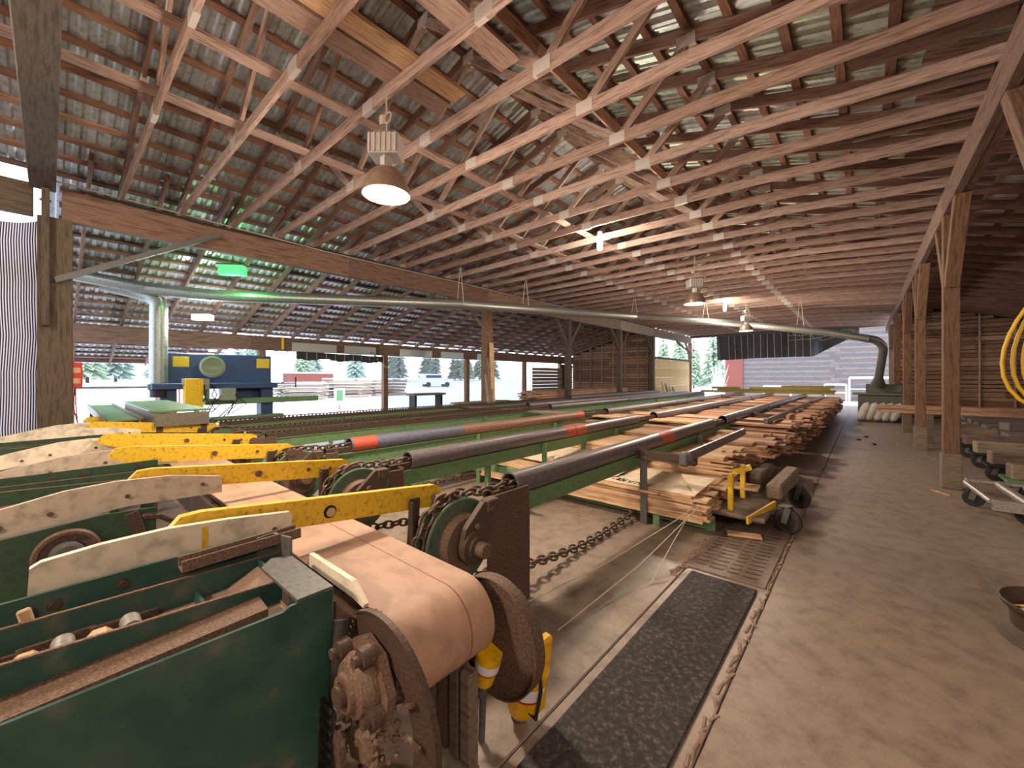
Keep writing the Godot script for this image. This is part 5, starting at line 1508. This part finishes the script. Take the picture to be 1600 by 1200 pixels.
	var hd := MB.new(); hd.cyl(Vector3(0.1, 1.45, -1.25), Vector3(0.1, 1.45, -1.75), 0.02, 8); hd.cyl(Vector3(0.1, 1.33, -1.75), Vector3(0.1, 1.62, -1.75), 0.018, 8)
	obj("crank_handle", hd, mats["wire"], t)
	# green feed table and small sloping conveyor
	var ft := thing("feed_table", "green topped feed table in front of the duct drop", "table", Vector3(-9.0, 0, -1.25))
	var a1 := MB.new(); a1.box(Vector3(0, 1.13, 0), Vector3(3.4, 0.03, 0.62), Basis.IDENTITY, 0.004)
	obj("table_top", a1, mats["green"], ft)
	var a2 := MB.new(); a2.box(Vector3(0, 1.02, 0.3), Vector3(3.4, 0.17, 0.015)); a2.box(Vector3(1.69, 1.02, 0), Vector3(0.015, 0.17, 0.6)); a2.box(Vector3(0, 0.93, 0), Vector3(3.4, 0.015, 0.62))
	obj("mesh_skirt", a2, mats["galvd"], ft)
	var a3 := MB.new()
	for z in [-0.25, 0.25]:
		for x in [-1.6, 1.6]: a3.box(Vector3(x, 0.47, z), Vector3(0.07, 0.93, 0.07))
	obj("leg", a3, mats["steel"], ft)
	var sc := thing("slide_conveyor", "narrow green topped conveyor at the left of the feed table", "conveyor", Vector3(-9.2, 0, -0.65))
	var a4 := MB.new(); a4.bar(Vector3(-2.2, 1.05, 0), Vector3(1.6, 1.02, 0), 0.3, 0.02)
	obj("belt", a4, mats["green"], sc)
	var a5 := MB.new()
	for z in [-0.17, 0.17]: a5.bar(Vector3(-2.2, 1.03, z), Vector3(1.6, 1.0, z), 0.02, 0.12)
	obj("side_rail", a5, mats["galvd"], sc)
	var a6 := MB.new()
	for x in [-2.0, 1.4]: a6.box(Vector3(x, 0.48, 0), Vector3(0.07, 0.97, 0.3))
	obj("leg", a6, mats["steel"], sc)
	# screens between outer posts
	var sc1 := [[-9.2, -13.5, "grey mesh screen in the bay right of the dark outer post"], [-13.7, -18.0, "grey mesh screen in the bay behind the leaning planks"]]
	for s in sc1:
		var m := MB.new(); m.box(Vector3(XO - 0.05, 1.2, (s[0] + s[1]) / 2), Vector3(0.004, 2.5, abs(s[0] - s[1])))
		tag(obj("mesh_screen", m, mats["screen"]), s[2], "screen")
		var wv := 0
	var tornp := PackedVector3Array()
	var ts := MB.new()
	for i in 26:
		var pts := PackedVector3Array()
		for k2 in 6: pts.append(Vector3(XO - 0.02 + 0.05 * sin(k2 * 1.7 + i), 0.6 + i * 0.075 + 0.02 * sin(k2 * 2.1 + i * 0.7), -4.85 - k2 * 0.11))
		ts.tube(pts, 0.011, 5)
	tag(obj("torn_netting", ts, mats["galv"]), "torn grey netting bunched beside the blue machine", "netting", "", "stuff")
	# rolled tarp with ties under the beam
	var tr := thing("rolled_tarp", "dark tarp bunched up under the eave beam of the open bay", "tarp", Vector3(XO + 0.12, 2.5, -5.7))
	var tb := MB.new()
	var up := PackedVector3Array(); 
	for i in 14:
		var z := -i * 0.235
		var h := 0.26 + 0.035 * sin(i * 1.3)
		tb.prism(PackedVector2Array([Vector2(-0.02, 0), Vector2(0.02, 0), Vector2(0.06, -h * 0.5), Vector2(0.02, -h), Vector2(-0.04, -h * 0.8)]), 0.24, Transform3D(Basis.IDENTITY, Vector3(0, -0.004 * i, z)))
	obj("cloth", tb, mats["tarp"], tr)
	var tt := MB.new()
	for i in 9: tt.box(Vector3(0.055, -0.14, -0.2 - i * 0.34), Vector3(0.012, 0.22, 0.02))
	obj("tie", tt, mats["galv"], tr)
	# panel of stacked boards behind the third post
	var sp := thing("board_screen", "upright panel of grey horizontal boards beside the end wall", "panel", Vector3(XO + 0.3, 0, -20.0))
	for i in 11: beam("board", Vector3(0, 0.1 + i * 0.2, 1.55), Vector3(0, 0.1 + i * 0.2, -1.55), 0.03, 0.19, wood("weather", i), sp)
	var dk := MB.new(); dk.box(Vector3(XO + 0.02, 1.23, -22.5), Vector3(0.02, 2.45, 1.3), Basis.IDENTITY, 0.003)
	tag(obj("dark_sheet", dk, mats["tarp"]), "dark sheet closing the last left bay beside the end wall", "sheet")
	# eave posts and outer fascia beyond the beam
	tag(beam("fascia_beam", Vector3(-18.3, 2.15, 0.5), Vector3(-18.3, 2.15, -3.6), 0.1, 0.14, wood("chordm", 1), self), "fascia beam of the low eave outside the left aisle", "beam")
	for i in 2:
		tag(beam("eave_post", Vector3(-18.3, -0.2, [0.1, -3.5][i]), Vector3(-18.3, 2.1, [0.1, -3.5][i]), 0.14, 0.14, wood("chordm", i), self), "post under the low outside eave, %s" % ["left one", "right one behind the duct drop"][i], "post")
	var cb := MB.new(); cb.tube(PackedVector3Array([Vector3(-9.0, 4.44, -0.3), Vector3(-9.0, 4.38, -2.0), Vector3(-9.0, 4.43, -5), Vector3(-9.0, 4.42, -9), Vector3(-9.0, 4.43, -16), Vector3(-9.0, 4.42, -22)]), 0.02, 6)
	tag(obj("power_cable", cb, mats["wire"]), "black cable running along the top of the left girder", "cable")
	var cb2 := MB.new(); cb2.tube(PackedVector3Array([Vector3(-8.98, 4.5, 0.1), Vector3(-8.98, 4.46, -1.5), Vector3(-8.98, 4.39, -4), Vector3(-8.98, 4.4, -9), Vector3(-8.98, 4.4, -16), Vector3(-8.98, 4.39, -22)]), 0.012, 6)
	tag(obj("power_cable", cb2, mats["wirel"]), "thin pale cable below the black one on the left girder", "cable")

# ---------------------------------------------------------------- duct
func build_duct():
	var t := thing("dust_duct", "long galvanized dust duct hanging diagonally across the shed", "duct", Vector3.ZERO)
	var P := [Vector3(-12.35, 3.74, -0.3), Vector3(-11.85, 3.55, -1.4), Vector3(-11.2, 3.47, -2.4), Vector3(-8.0, 3.53, -7.1), Vector3(-6.3, 3.83, -14.0), Vector3(-3.5, 3.72, -18.2), Vector3(-1.0, 3.25, -18.6), Vector3(0.1, 2.95, -18.7)]
	for i in P.size() - 1:
		var a: Vector3 = P[i]; var b: Vector3 = P[i + 1]
		var n := int(max(1, round(a.distance_to(b) / 1.3)))
		for k in n:
			var m := MB.new()
			var p := a.lerp(b, float(k) / n); var q := a.lerp(b, float(k + 1) / n)
			m.cyl(p, q, 0.13, 24, -1.0, false)
			var d := (q - p).normalized()
			m.cyl(q - d * 0.035, q + d * 0.035, 0.135, 24, -1.0, false)
			var s := 0.2
			while s < p.distance_to(q) - 0.1:
				m.cyl(p + d * s, p + d * (s + 0.012), 0.132, 24, -1.0, false)
				s += 0.2
			obj("duct_section", m, mats["galv"], t)
	var e := MB.new()
	var pts := PackedVector3Array()
	for k in 9: pts.append(Vector3(0.1 + sin(PI / 2 * k / 8) * 0.4, 2.95 - (1 - cos(PI / 2 * k / 8)) * 0.4, -18.7 - 0.05 * k))
	e.tube(pts, 0.132, 20, false, false)
	obj("elbow", e, mats["galv"], t)
	var dn := MB.new()
	dn.cyl(Vector3(0.5, 2.55, -19.1), Vector3(0.4, 1.6, -19.9), 0.13, 20, -1.0, false)
	dn.cyl(Vector3(0.4, 1.6, -19.9), Vector3(0.38, 1.37, -20.1), 0.13, 20, 0.22, false)
	obj("duct_section", dn, mats["galv"], t)
	# vertical drop to the feed table
	var v := thing("duct_drop", "vertical galvanized duct dropping to the feed table at the left", "duct", Vector3(-11.9, 0, -1.6))
	for k in 4:
		var m := MB.new()
		var y0 := 1.45 + k * 0.43
		m.cyl(Vector3(-0.02 * (4 - k) * 0.5, y0, 0), Vector3(-0.02 * (3 - k) * 0.5, y0 + 0.43, 0), 0.165, 24, -1.0, false)
		m.cyl(Vector3(-0.02 * (3 - k) * 0.5, y0 + 0.41, 0), Vector3(-0.02 * (3 - k) * 0.5, y0 + 0.44, 0), 0.17, 24, -1.0, false)
		obj("duct_section", m, mats["galv"], v)
	var el := MB.new()
	el.tube(PackedVector3Array([Vector3(0, 3.15, 0), Vector3(-0.02, 3.3, 0.02), Vector3(-0.08, 3.42, 0.15), Vector3(-0.25, 3.52, 0.4), Vector3(-0.42, 3.62, 0.85)]), 0.16, 20)
	obj("elbow", el, mats["galv"], v)
	var hd := MB.new()
	hd.cyl(Vector3(0, 1.45, 0), Vector3(0, 1.32, 0), 0.19, 20)
	hd.cyl(Vector3(0, 1.32, 0), Vector3(0, 1.16, 0), 0.16, 20)
	obj("collar", hd, mats["black"], v)
	# hanger wires
	var hs := [Vector3(-8.0, 3.66, -7.1), Vector3(-7.5, 3.74, -9.2), Vector3(-6.3, 3.96, -14.0), Vector3(-4.6, 3.9, -16.6), Vector3(-3.5, 3.86, -18.2), Vector3(-1.8, 3.5, -18.5)]
	for i in hs.size():
		var m := MB.new()
		var h: Vector3 = hs[i]
		m.cyl(h + Vector3(-0.12, -0.1, 0), Vector3(h.x - 0.02, 4.5, h.z), 0.008, 5)
		m.cyl(h + Vector3(0.12, -0.1, 0), Vector3(h.x + 0.02, 4.5, h.z), 0.008, 5)
		tag(obj("hanger_wire", m, mats["ropem"]), "wire loop hanging the duct from the trusses, %s from the left" % ordinal(i + 1), "wire", "duct hanger wires")

# ---------------------------------------------------------------- lamps
func omni(nm: String, p: Vector3, c: Color, e: float, size: float):
	var l := OmniLight3D.new()
	l.name = numbered(nm, self)
	l.position = p; l.light_color = c; l.light_energy = e
	l.omni_range = 45; l.omni_attenuation = 2.0
	l.light_size = size; l.shadow_enabled = true
	add_child(l, true)

func high_bay(label: String, p: Vector3, hang: float, e: float):
	var t := thing("high_bay_lamp", label, "lamp", p)
	var b := MB.new()
	b.lathe([Vector2(0.225, 0), Vector2(0.232, 0.004), Vector2(0.232, 0.012), Vector2(0.222, 0.07), Vector2(0.2, 0.14), Vector2(0.165, 0.2), Vector2(0.12, 0.245), Vector2(0.075, 0.265), Vector2(0.06, 0.268)], 40)
	obj("shade", b, mats["shade"], t)
	var g1 := MB.new()
	g1.lathe([Vector2(0.218, 0.008), Vector2(0.0, 0.005)], 40)
	g1.lathe([Vector2(0.0, 0.02), Vector2(0.218, 0.014)], 40)
	obj("lens_glow", g1, mats["glow_warm"], t)
	var n := MB.new(); n.lathe([Vector2(0.06, 0.265), Vector2(0.06, 0.37), Vector2(0.05, 0.38), Vector2(0, 0.38)], 24)
	n.box(Vector3(0.055, 0.34, 0.03), Vector3(0.012, 0.22, 0.06))
	obj("neck", n, mats["ballast"], t)
	var bl := MB.new()
	bl.box(Vector3(0, 0.47, 0), Vector3(0.3, 0.2, 0.24), Basis(Vector3.UP, 0.7), 0.012)
	for i in 6:
		bl.box(Vector3(0, 0.47, 0) + Basis(Vector3.UP, 0.7) * Vector3(-0.125 + i * 0.05, 0, 0), Vector3(0.012, 0.18, 0.27), Basis(Vector3.UP, 0.7))
	obj("ballast_box", bl, mats["ballast"], t)
	var w := MB.new()
	w.tube(PackedVector3Array([Vector3(0, 0.57, 0), Vector3(0.01, 0.68, 0), Vector3(0, hang, 0)]), 0.01, 6)
	var lp := PackedVector3Array()
	for k in 12: lp.append(Vector3(0.06 + 0.06 * cos(TAU * k / 11.0 + PI), 0.74 + 0.05 * sin(TAU * k / 11.0 + PI), 0.02))
	w.tube(lp, 0.009, 6)
	w.cyl(Vector3(-0.03, 0.7, 0), Vector3(-0.03, 0.79, 0), 0.05, 12)
	obj("cord", w, mats["wirel"], t)
	omni("high_bay_light", p + Vector3(0, -0.06, 0), Color(1.0, 0.91, 0.82), e, 0.2)

func bare_bulb(label: String, p: Vector3, e: float, col := Color(1.0, 0.96, 0.88)):
	var t := thing("bulb_lamp", label, "lamp", p)
	var b := MB.new()
	b.lathe([Vector2(0, -0.14), Vector2(0.045, -0.135), Vector2(0.055, -0.1), Vector2(0.055, 0.1), Vector2(0.04, 0.13), Vector2(0, 0.135)], 20)
	obj("bulb", b, mats["glow_white"], t)
	var s := MB.new(); s.lathe([Vector2(0.045, 0.13), Vector2(0.05, 0.22), Vector2(0, 0.22)], 16)
	obj("socket", s, mats["ballast"], t)
	omni("bulb_light", p + Vector3(0.0, 0, 0), col, e, 0.1)

func tube_box(label: String, p: Vector3, size: Vector3, gm: String, col: Color, e: float, yaw: float, hang: float):
	var t := thing("box_lamp", label, "lamp", p)
	t.rotation.y = yaw
	var b := MB.new(); b.box(Vector3(0, 0, 0), size, Basis.IDENTITY, 0.01)
	obj("lamp_body_glow", b, mats[gm], t)
	var c := MB.new(); c.box(Vector3(0, size.y / 2 + 0.015, 0), Vector3(size.x + 0.04, 0.03, size.z + 0.04), Basis.IDENTITY, 0.004)
	c.cyl(Vector3(0, size.y / 2, 0), Vector3(0, hang, 0), 0.008, 6)
	obj("hood", c, mats["galvd"], t)
	omni("box_light", p + Vector3(0.0, -size.y * 0.5 - 0.1, 0), col, e, 0.15)

func build_lamps():
	glow("glow_warm", Color(1.0, 0.97, 0.9), 3.0)
	glow("glow_white", Color(1.0, 0.99, 0.95), 4.0)
	glow("glow_green", Color(0.28, 1.0, 0.42), 1.8)
	high_bay("high bay lamp nearest the camera with bell shade and ballast box", Vector3(-3.58, 3.41, -2.2), 0.98, 14)
	high_bay("second high bay lamp further down the shed, beside the bare bulb", Vector3(-2.95, 3.3, -9.8), 1.1, 12)
	high_bay("third high bay lamp above the black tarp, behind the duct", Vector3(-3.34, 3.35, -17.2), 1.05, 13)
	high_bay("high bay lamp behind the camera over the tray end", Vector3(-2.2, 3.45, 2.6), 0.95, 17)
	high_bay("high bay lamp in the right bay behind the camera", Vector3(2.6, 3.3, 1.0), 0.75, 9)
	bare_bulb("bare glowing bulb under the trusses in mid ceiling", Vector3(-3.88, 4.22, -7.05), 3.2)
	bare_bulb("bare glowing bulb further down the trusses above the duct", Vector3(-3.9, 4.2, -16.5), 3)
	bare_bulb("bare bulb under the trusses behind the camera", Vector3(-5.2, 4.2, 2.0), 7)
	tube_box("box lamp glowing green under the aisle roof by the girder", Vector3(-10.3, 3.92, -2.6), Vector3(0.5, 0.2, 0.16), "glow_green", Color(0.5, 1.0, 0.6), 1.1, 0.9, 0.5)
	tube_box("small white box lamp hanging above the round motor", Vector3(-12.0, 3.05, -2.42), Vector3(0.42, 0.13, 0.16), "glow_white", Color(0.95, 1, 0.92), 4, 0.9, 0.7)

# ---------------------------------------------------------------- far end
func build_far_end():
	# black tarp hung from the gable beam, lower edge swagging up on the right
	var t := thing("black_tarp", "black tarp with pale cords hanging across the open far gable", "tarp", Vector3(0, 0, -29.4))
	var n := 40
	var rows := 6
	var at := func(i: int, j: int) -> Vector3:
		var f := float(i) / n
		var x := lerpf(-7.45, -0.2, f)
		var top := 4.35 + 0.05 * f
		var bot := 2.75 + 0.1 * sin(f * 3.0)
		if f > 0.72: bot = lerpf(2.85, 4.0, pow((f - 0.72) / 0.28, 0.9))
		var g2 := float(j) / rows
		return Vector3(x, lerpf(top, bot, g2), 0.12 * sin(f * 21.0 + g2) * g2 + 0.05 * sin(f * 47.0) - 0.25 * g2)
	var b := MB.new()
	for i in n:
		for j in rows:
			var A: Vector3 = at.call(i, j); var B: Vector3 = at.call(i + 1, j); var C: Vector3 = at.call(i + 1, j + 1); var D: Vector3 = at.call(i, j + 1)
			b.quad(D, C, B, A)
			var o := Vector3(0, 0, -0.006)
			b.quad(A + o, B + o, C + o, D + o)
	obj("cloth", b, mats["tarp"], t)
	var c := MB.new()
	for i in range(4, 30, 2):
		var pts := PackedVector3Array()
		for j in rows + 1: pts.append(at.call(i, j) + Vector3(0, 0, 0.03))
		c.tube(pts, 0.012, 5)
	for k in 6:
		var pts := PackedVector3Array()
		for i in range(22, 40): pts.append((at.call(i, min(rows, int(k * 0.4 + (i - 22) * 0.12))) as Vector3) + Vector3(0, 0, 0.05))
		c.tube(pts, 0.01, 5)
	obj("cord", c, mats["ropem"], t)
	# low plank pile beside the end post
	for i in 4:
		tag(beam("leaning_board", Vector3(-8.6 + 0.22 * i, 0.0, -23.6), Vector3(-8.75 + 0.2 * i, 1.35 - 0.1 * i, -23.1), 0.03, 0.2, wood("weather" if i % 2 else "fresh", i), self, Vector3.BACK), "board leaning by the fifth left post, %s from the post" % ordinal(i + 1), "board", "boards leaning by the fifth left post")

# ---------------------------------------------------------------- outside
func conifer(label: String, p: Vector3, h: float, m: String, sd: int):
	var t := thing("conifer_tree", label, "tree", p, "conifers beyond the yard")
	var tr := MB.new(); tr.cyl(Vector3.ZERO, Vector3(0, h * 0.95, 0), h * 0.016, 8, 0.02)
	obj("trunk", tr, mats["bark"], t)
	var r := RandomNumberGenerator.new(); r.seed = sd
	var b := MB.new()
	for k in 26:
		var f := k / 26.0
		var y := h * (0.1 + 0.88 * f)
		var R := h * 0.2 * (1 - f) + 0.12
		for i in 9:
			var a := r.randf() * TAU
			var d := Vector3(cos(a), 0, sin(a))
			var s := Vector3(-d.z, 0, d.x)
			var tip := Vector3(0, y, 0) + d * R * r.randf_range(0.7, 1.1) + Vector3(0, -R * 0.3, 0)
			var root := Vector3(0, y + R * 0.15, 0)
			var mid := root.lerp(tip, 0.55)
			b.quad(root, mid - s * R * 0.2, tip, mid + s * R * 0.2)
			b.quad(root, mid + Vector3(0, R * 0.14, 0), tip, mid - Vector3(0, R * 0.16, 0))
	obj("foliage", b, mats[m], t)

func build_outside():
	var r := RandomNumberGenerator.new(); r.seed = 15
	for i in 30:
		var z := 8.0 - i * 2.7
		conifer("pale green conifer in the row beyond the yard, %s from its left end" % ordinal(i + 1), Vector3([-62.0, -67.0, -72.0][i % 3], 0.9, z), r.randf_range(7, 10) + (i % 3) * 1.0, "needles" if i % 4 else "leafy", i)
	# trees beyond the far opening
	for i in 9:
		conifer("green tree beyond the far gable opening, %s from the left" % ordinal(i + 1), Vector3(-26 + i * 2.4, -0.2, -56 - (i % 3) * 7), r.randf_range(10, 13), "leafy", 60 + i)
	# weathered board building across the yard
	var bd := thing("board_building", "weathered grey board building across the yard beyond the tarp", "building", Vector3(0, 0, -40))
	for i in 30:
		var y := 0.9 + i * 0.2
		beam("siding_board", Vector3(-8.2, y, 0), Vector3(-2.0 + 0.3 * (i % 3), y, 0), 0.03, 0.192, wood("siding", i * 3), bd)
		beam("siding_board", Vector3(-1.99 + 0.3 * (i % 3), y, 0), Vector3(5, y, 0), 0.03, 0.192, wood("siding", i * 3 + 1), bd)
	var bc := MB.new(); bc.box(Vector3(-1.6, 3.5, -3), Vector3(13, 7.2, 5.9))
	obj("wall_core", bc, mats["weather1"], bd)
	var br := MB.new(); br.box(Vector3(-1.6, 7.2, -3), Vector3(14, 0.3, 7))
	obj("roof", br, mats["galv"], bd)
	var ch := MB.new(); ch.box(Vector3(-8.7, 2.3, -40.2), Vector3(1.4, 4.6, 0.7), Basis.IDENTITY, 0.01)
	tag(obj("brick_stack", ch, mats["brick"]), "red-brown pier at the left edge of the board building", "pier")
	# white steel frames and stored things before the building
	for i in 3:
		var f := thing("yard_trestle", "white steel frame standing in the snow before the board building, %s from the left" % ordinal(i + 1), "frame", Vector3([-4.6, -1.4, 0.6][i], 0, -33.5), "white frames in the yard")
		var m := MB.new()
		var w: float = [1.6, 1.1, 2.6][i]; var h: float = [1.0, 1.15, 1.6][i]
		m.bar(Vector3(-w / 2, -0.2, 0), Vector3(-w / 2, h, 0), 0.1, 0.1); m.bar(Vector3(w / 2, -0.2, 0), Vector3(w / 2, h, 0), 0.1, 0.1)
		m.bar(Vector3(-w / 2, h, 0), Vector3(w / 2, h, 0), 0.12, 0.12); m.bar(Vector3(-w / 2, h * 0.55, 0), Vector3(w / 2, h * 0.55, 0), 0.07, 0.07)
		obj("bars", m, mats["white"], f)
	for i in 6:
		tag(beam("yard_timber", Vector3(-0.6, 0.1 + 0.16 * i, -34.6), Vector3(2.4, 0.1 + 0.16 * i, -34.4), 0.4, 0.14, wood("siding", i), self), "snowy timber stacked behind the white frames, %s from the ground" % ordinal(i + 1), "timber", "snowy timbers behind the frames")
	vehicle("white parked van beyond the far left opening", Vector3(-17.5, -0.2, -47), 0.2)
	vehicle("white parked truck beyond the mesh screen in the yard", Vector3(-47, 0.25, -37), 1.2)
	# frost covered shrub left of the pier
	var sh := thing("frosted_shrub", "frost-white bare shrub beside the red-brown pier", "shrub", Vector3(-9.3, -0.2, -37))
	var s := MB.new()
	for i in 60:
		var a := r.randf() * TAU; var d := Vector3(cos(a) * r.randf() * 0.9, r.randf_range(1.2, 3.2), sin(a) * 0.6)
		s.cyl(Vector3(cos(a) * 0.2, 0, 0), d, 0.02, 4, 0.008)
	obj("twigs", s, mats["white"], sh)
	# yard seen through the left bays
	for k in 3:
		var P: Array = [[-35.0, -13.5, 4, "left"], [-36.0, -18.0, 5, "middle"], [-37.0, -22.5, 5, "right"]][k]
		var t := thing("yard_stack", "snow dusted lumber stack in the yard, %s one of three" % P[3], "lumber stack", Vector3(P[0], -0.2, P[1]), "lumber stacks in the yard")
		for row in P[2]:
			for c in 3:
				beam("board", Vector3(c * 0.9 - 0.9, 0.15 + row * 0.32, 1.7 + r.randf_range(-0.2, 0.2)), Vector3(c * 0.9 - 0.9, 0.15 + row * 0.32, -1.7 + r.randf_range(-0.2, 0.2)), 0.8, 0.22, wood("weather", row + c), t)
		var sn := MB.new(); sn.box(Vector3(0, P[2] * 0.32 + 0.08, 0), Vector3(2.8, 0.12, 3.3), Basis.IDENTITY, 0.04)
		obj("snow_cap", sn, mats["snow"], t)
	var ctn := thing("red_shed", "long low rust-red shed at the tree line across the yard", "shed", Vector3(-60, 0.75, -24.4))
	var cc := MB.new(); cc.box(Vector3(0, 0.7, 0), Vector3(2.5, 1.4, 6.0), Basis.IDENTITY, 0.05)
	for i in 22: cc.box(Vector3(1.27, 0.7, -2.9 + i * 0.275), Vector3(0.06, 1.3, 0.12))
	obj("wall", cc, mats["brick"], ctn)
	var cr := MB.new(); cr.box(Vector3(0, 1.5, 0), Vector3(2.9, 0.2, 6.4), Basis.IDENTITY, 0.06)
	obj("snow_roof", cr, mats["snow"], ctn)
	var gs := thing("green_roof_shed", "small red and white striped shed with green roof across the yard", "shed", Vector3(-36, -0.2, -5.2))
	var ga := MB.new(); ga.box(Vector3(0, 0.7, 0), Vector3(1.6, 1.4, 1.4), Basis.IDENTITY, 0.02)
	obj("wall", ga, mats["white"], gs)
	var gb := MB.new()
	for i in 6: gb.box(Vector3(0.81, 0.7, -0.6 + i * 0.24), Vector3(0.02, 1.3, 0.09))
	obj("red_stripe", gb, mats["redp"], gs)
	var gr := MB.new(); gr.box(Vector3(0, 1.5, 0.1), Vector3(2.0, 0.12, 1.9), Basis(Vector3.RIGHT, 0.2), 0.02)
	obj("roof", gr, mats["greenl"], gs)
	tag(beam("barrier_rail", Vector3(-20, 1.25, 1.0), Vector3(-20, 1.25, -3.4), 0.06, 0.08, wood("gpost", 0), self), "dark horizontal rail outside the left bay behind the red box", "rail")
	for i in 2: tag(beam("rail_post", Vector3(-20.05, -0.2, [0.6, -3.2][i]), Vector3(-20.05, 1.25, [0.6, -3.2][i]), 0.06, 0.06, wood("gpost", 1), self), "post of the dark rail outside, %s" % ["near end", "far end"][i], "post")
	var yt := thing("yard_table", "dark work table standing in the bay before the mesh screen", "table", Vector3(-13.6, 0, -10.2))
	var ya := MB.new(); ya.box(Vector3(0, 0.92, 0), Vector3(0.6, 0.08, 1.6), Basis.IDENTITY, 0.01)
	obj("table_top", ya, mats["weather3"], yt)
	for z in [-0.65, 0.65]:
		var l := MB.new(); l.box(Vector3(0, 0.45, z), Vector3(0.4, 0.88, 0.1), Basis.IDENTITY, 0.01)
		obj("leg", l, mats["black"], yt)
	var sg := thing("yard_sign", "small white and green notice board in the snowy yard", "sign", Vector3(-22, -0.2, -10.6))
	var sa := MB.new(); sa.box(Vector3(0, 0.75, 0), Vector3(0.04, 0.9, 0.6), Basis.IDENTITY, 0.005); 
	obj("board", sa, mats["white"], sg)
	var sb := MB.new(); sb.box(Vector3(0.025, 0.8, 0.0), Vector3(0.01, 0.6, 0.36))
	obj("green_print", sb, mats["greenl"], sg)
	var sp := MB.new(); sp.box(Vector3(-0.03, 0.3, 0), Vector3(0.04, 0.6, 0.06))
	obj("stand", sp, mats["grey"], sg)

func vehicle(label: String, p: Vector3, yaw: float):
	var t := thing("parked_van" if "van" in label else "parked_truck", label, "vehicle", p)
	t.rotation.y = yaw
	var b := MB.new()
	b.prism(PackedVector2Array([Vector2(-2.2, 0.4), Vector2(2.2, 0.4), Vector2(2.25, 1.0), Vector2(1.2, 1.15), Vector2(0.7, 1.85), Vector2(-2.0, 1.9), Vector2(-2.2, 1.6)]), 1.8)
	obj("body", b, mats["white"], t)
	var w := MB.new()
	for x in [-1.4, 1.4]:
		for z in [-0.85, 0.85]: w.cyl(Vector3(x, 0.36, z - 0.1), Vector3(x, 0.36, z + 0.1), 0.36, 16)
	obj("wheel", w, mats["rubber"], t)
	var g2 := MB.new()
	for z in [-0.905, 0.905]: g2.box(Vector3(-0.6, 1.5, z), Vector3(2.2, 0.4, 0.01))
	obj("side_window", g2, mats["blued"], t)
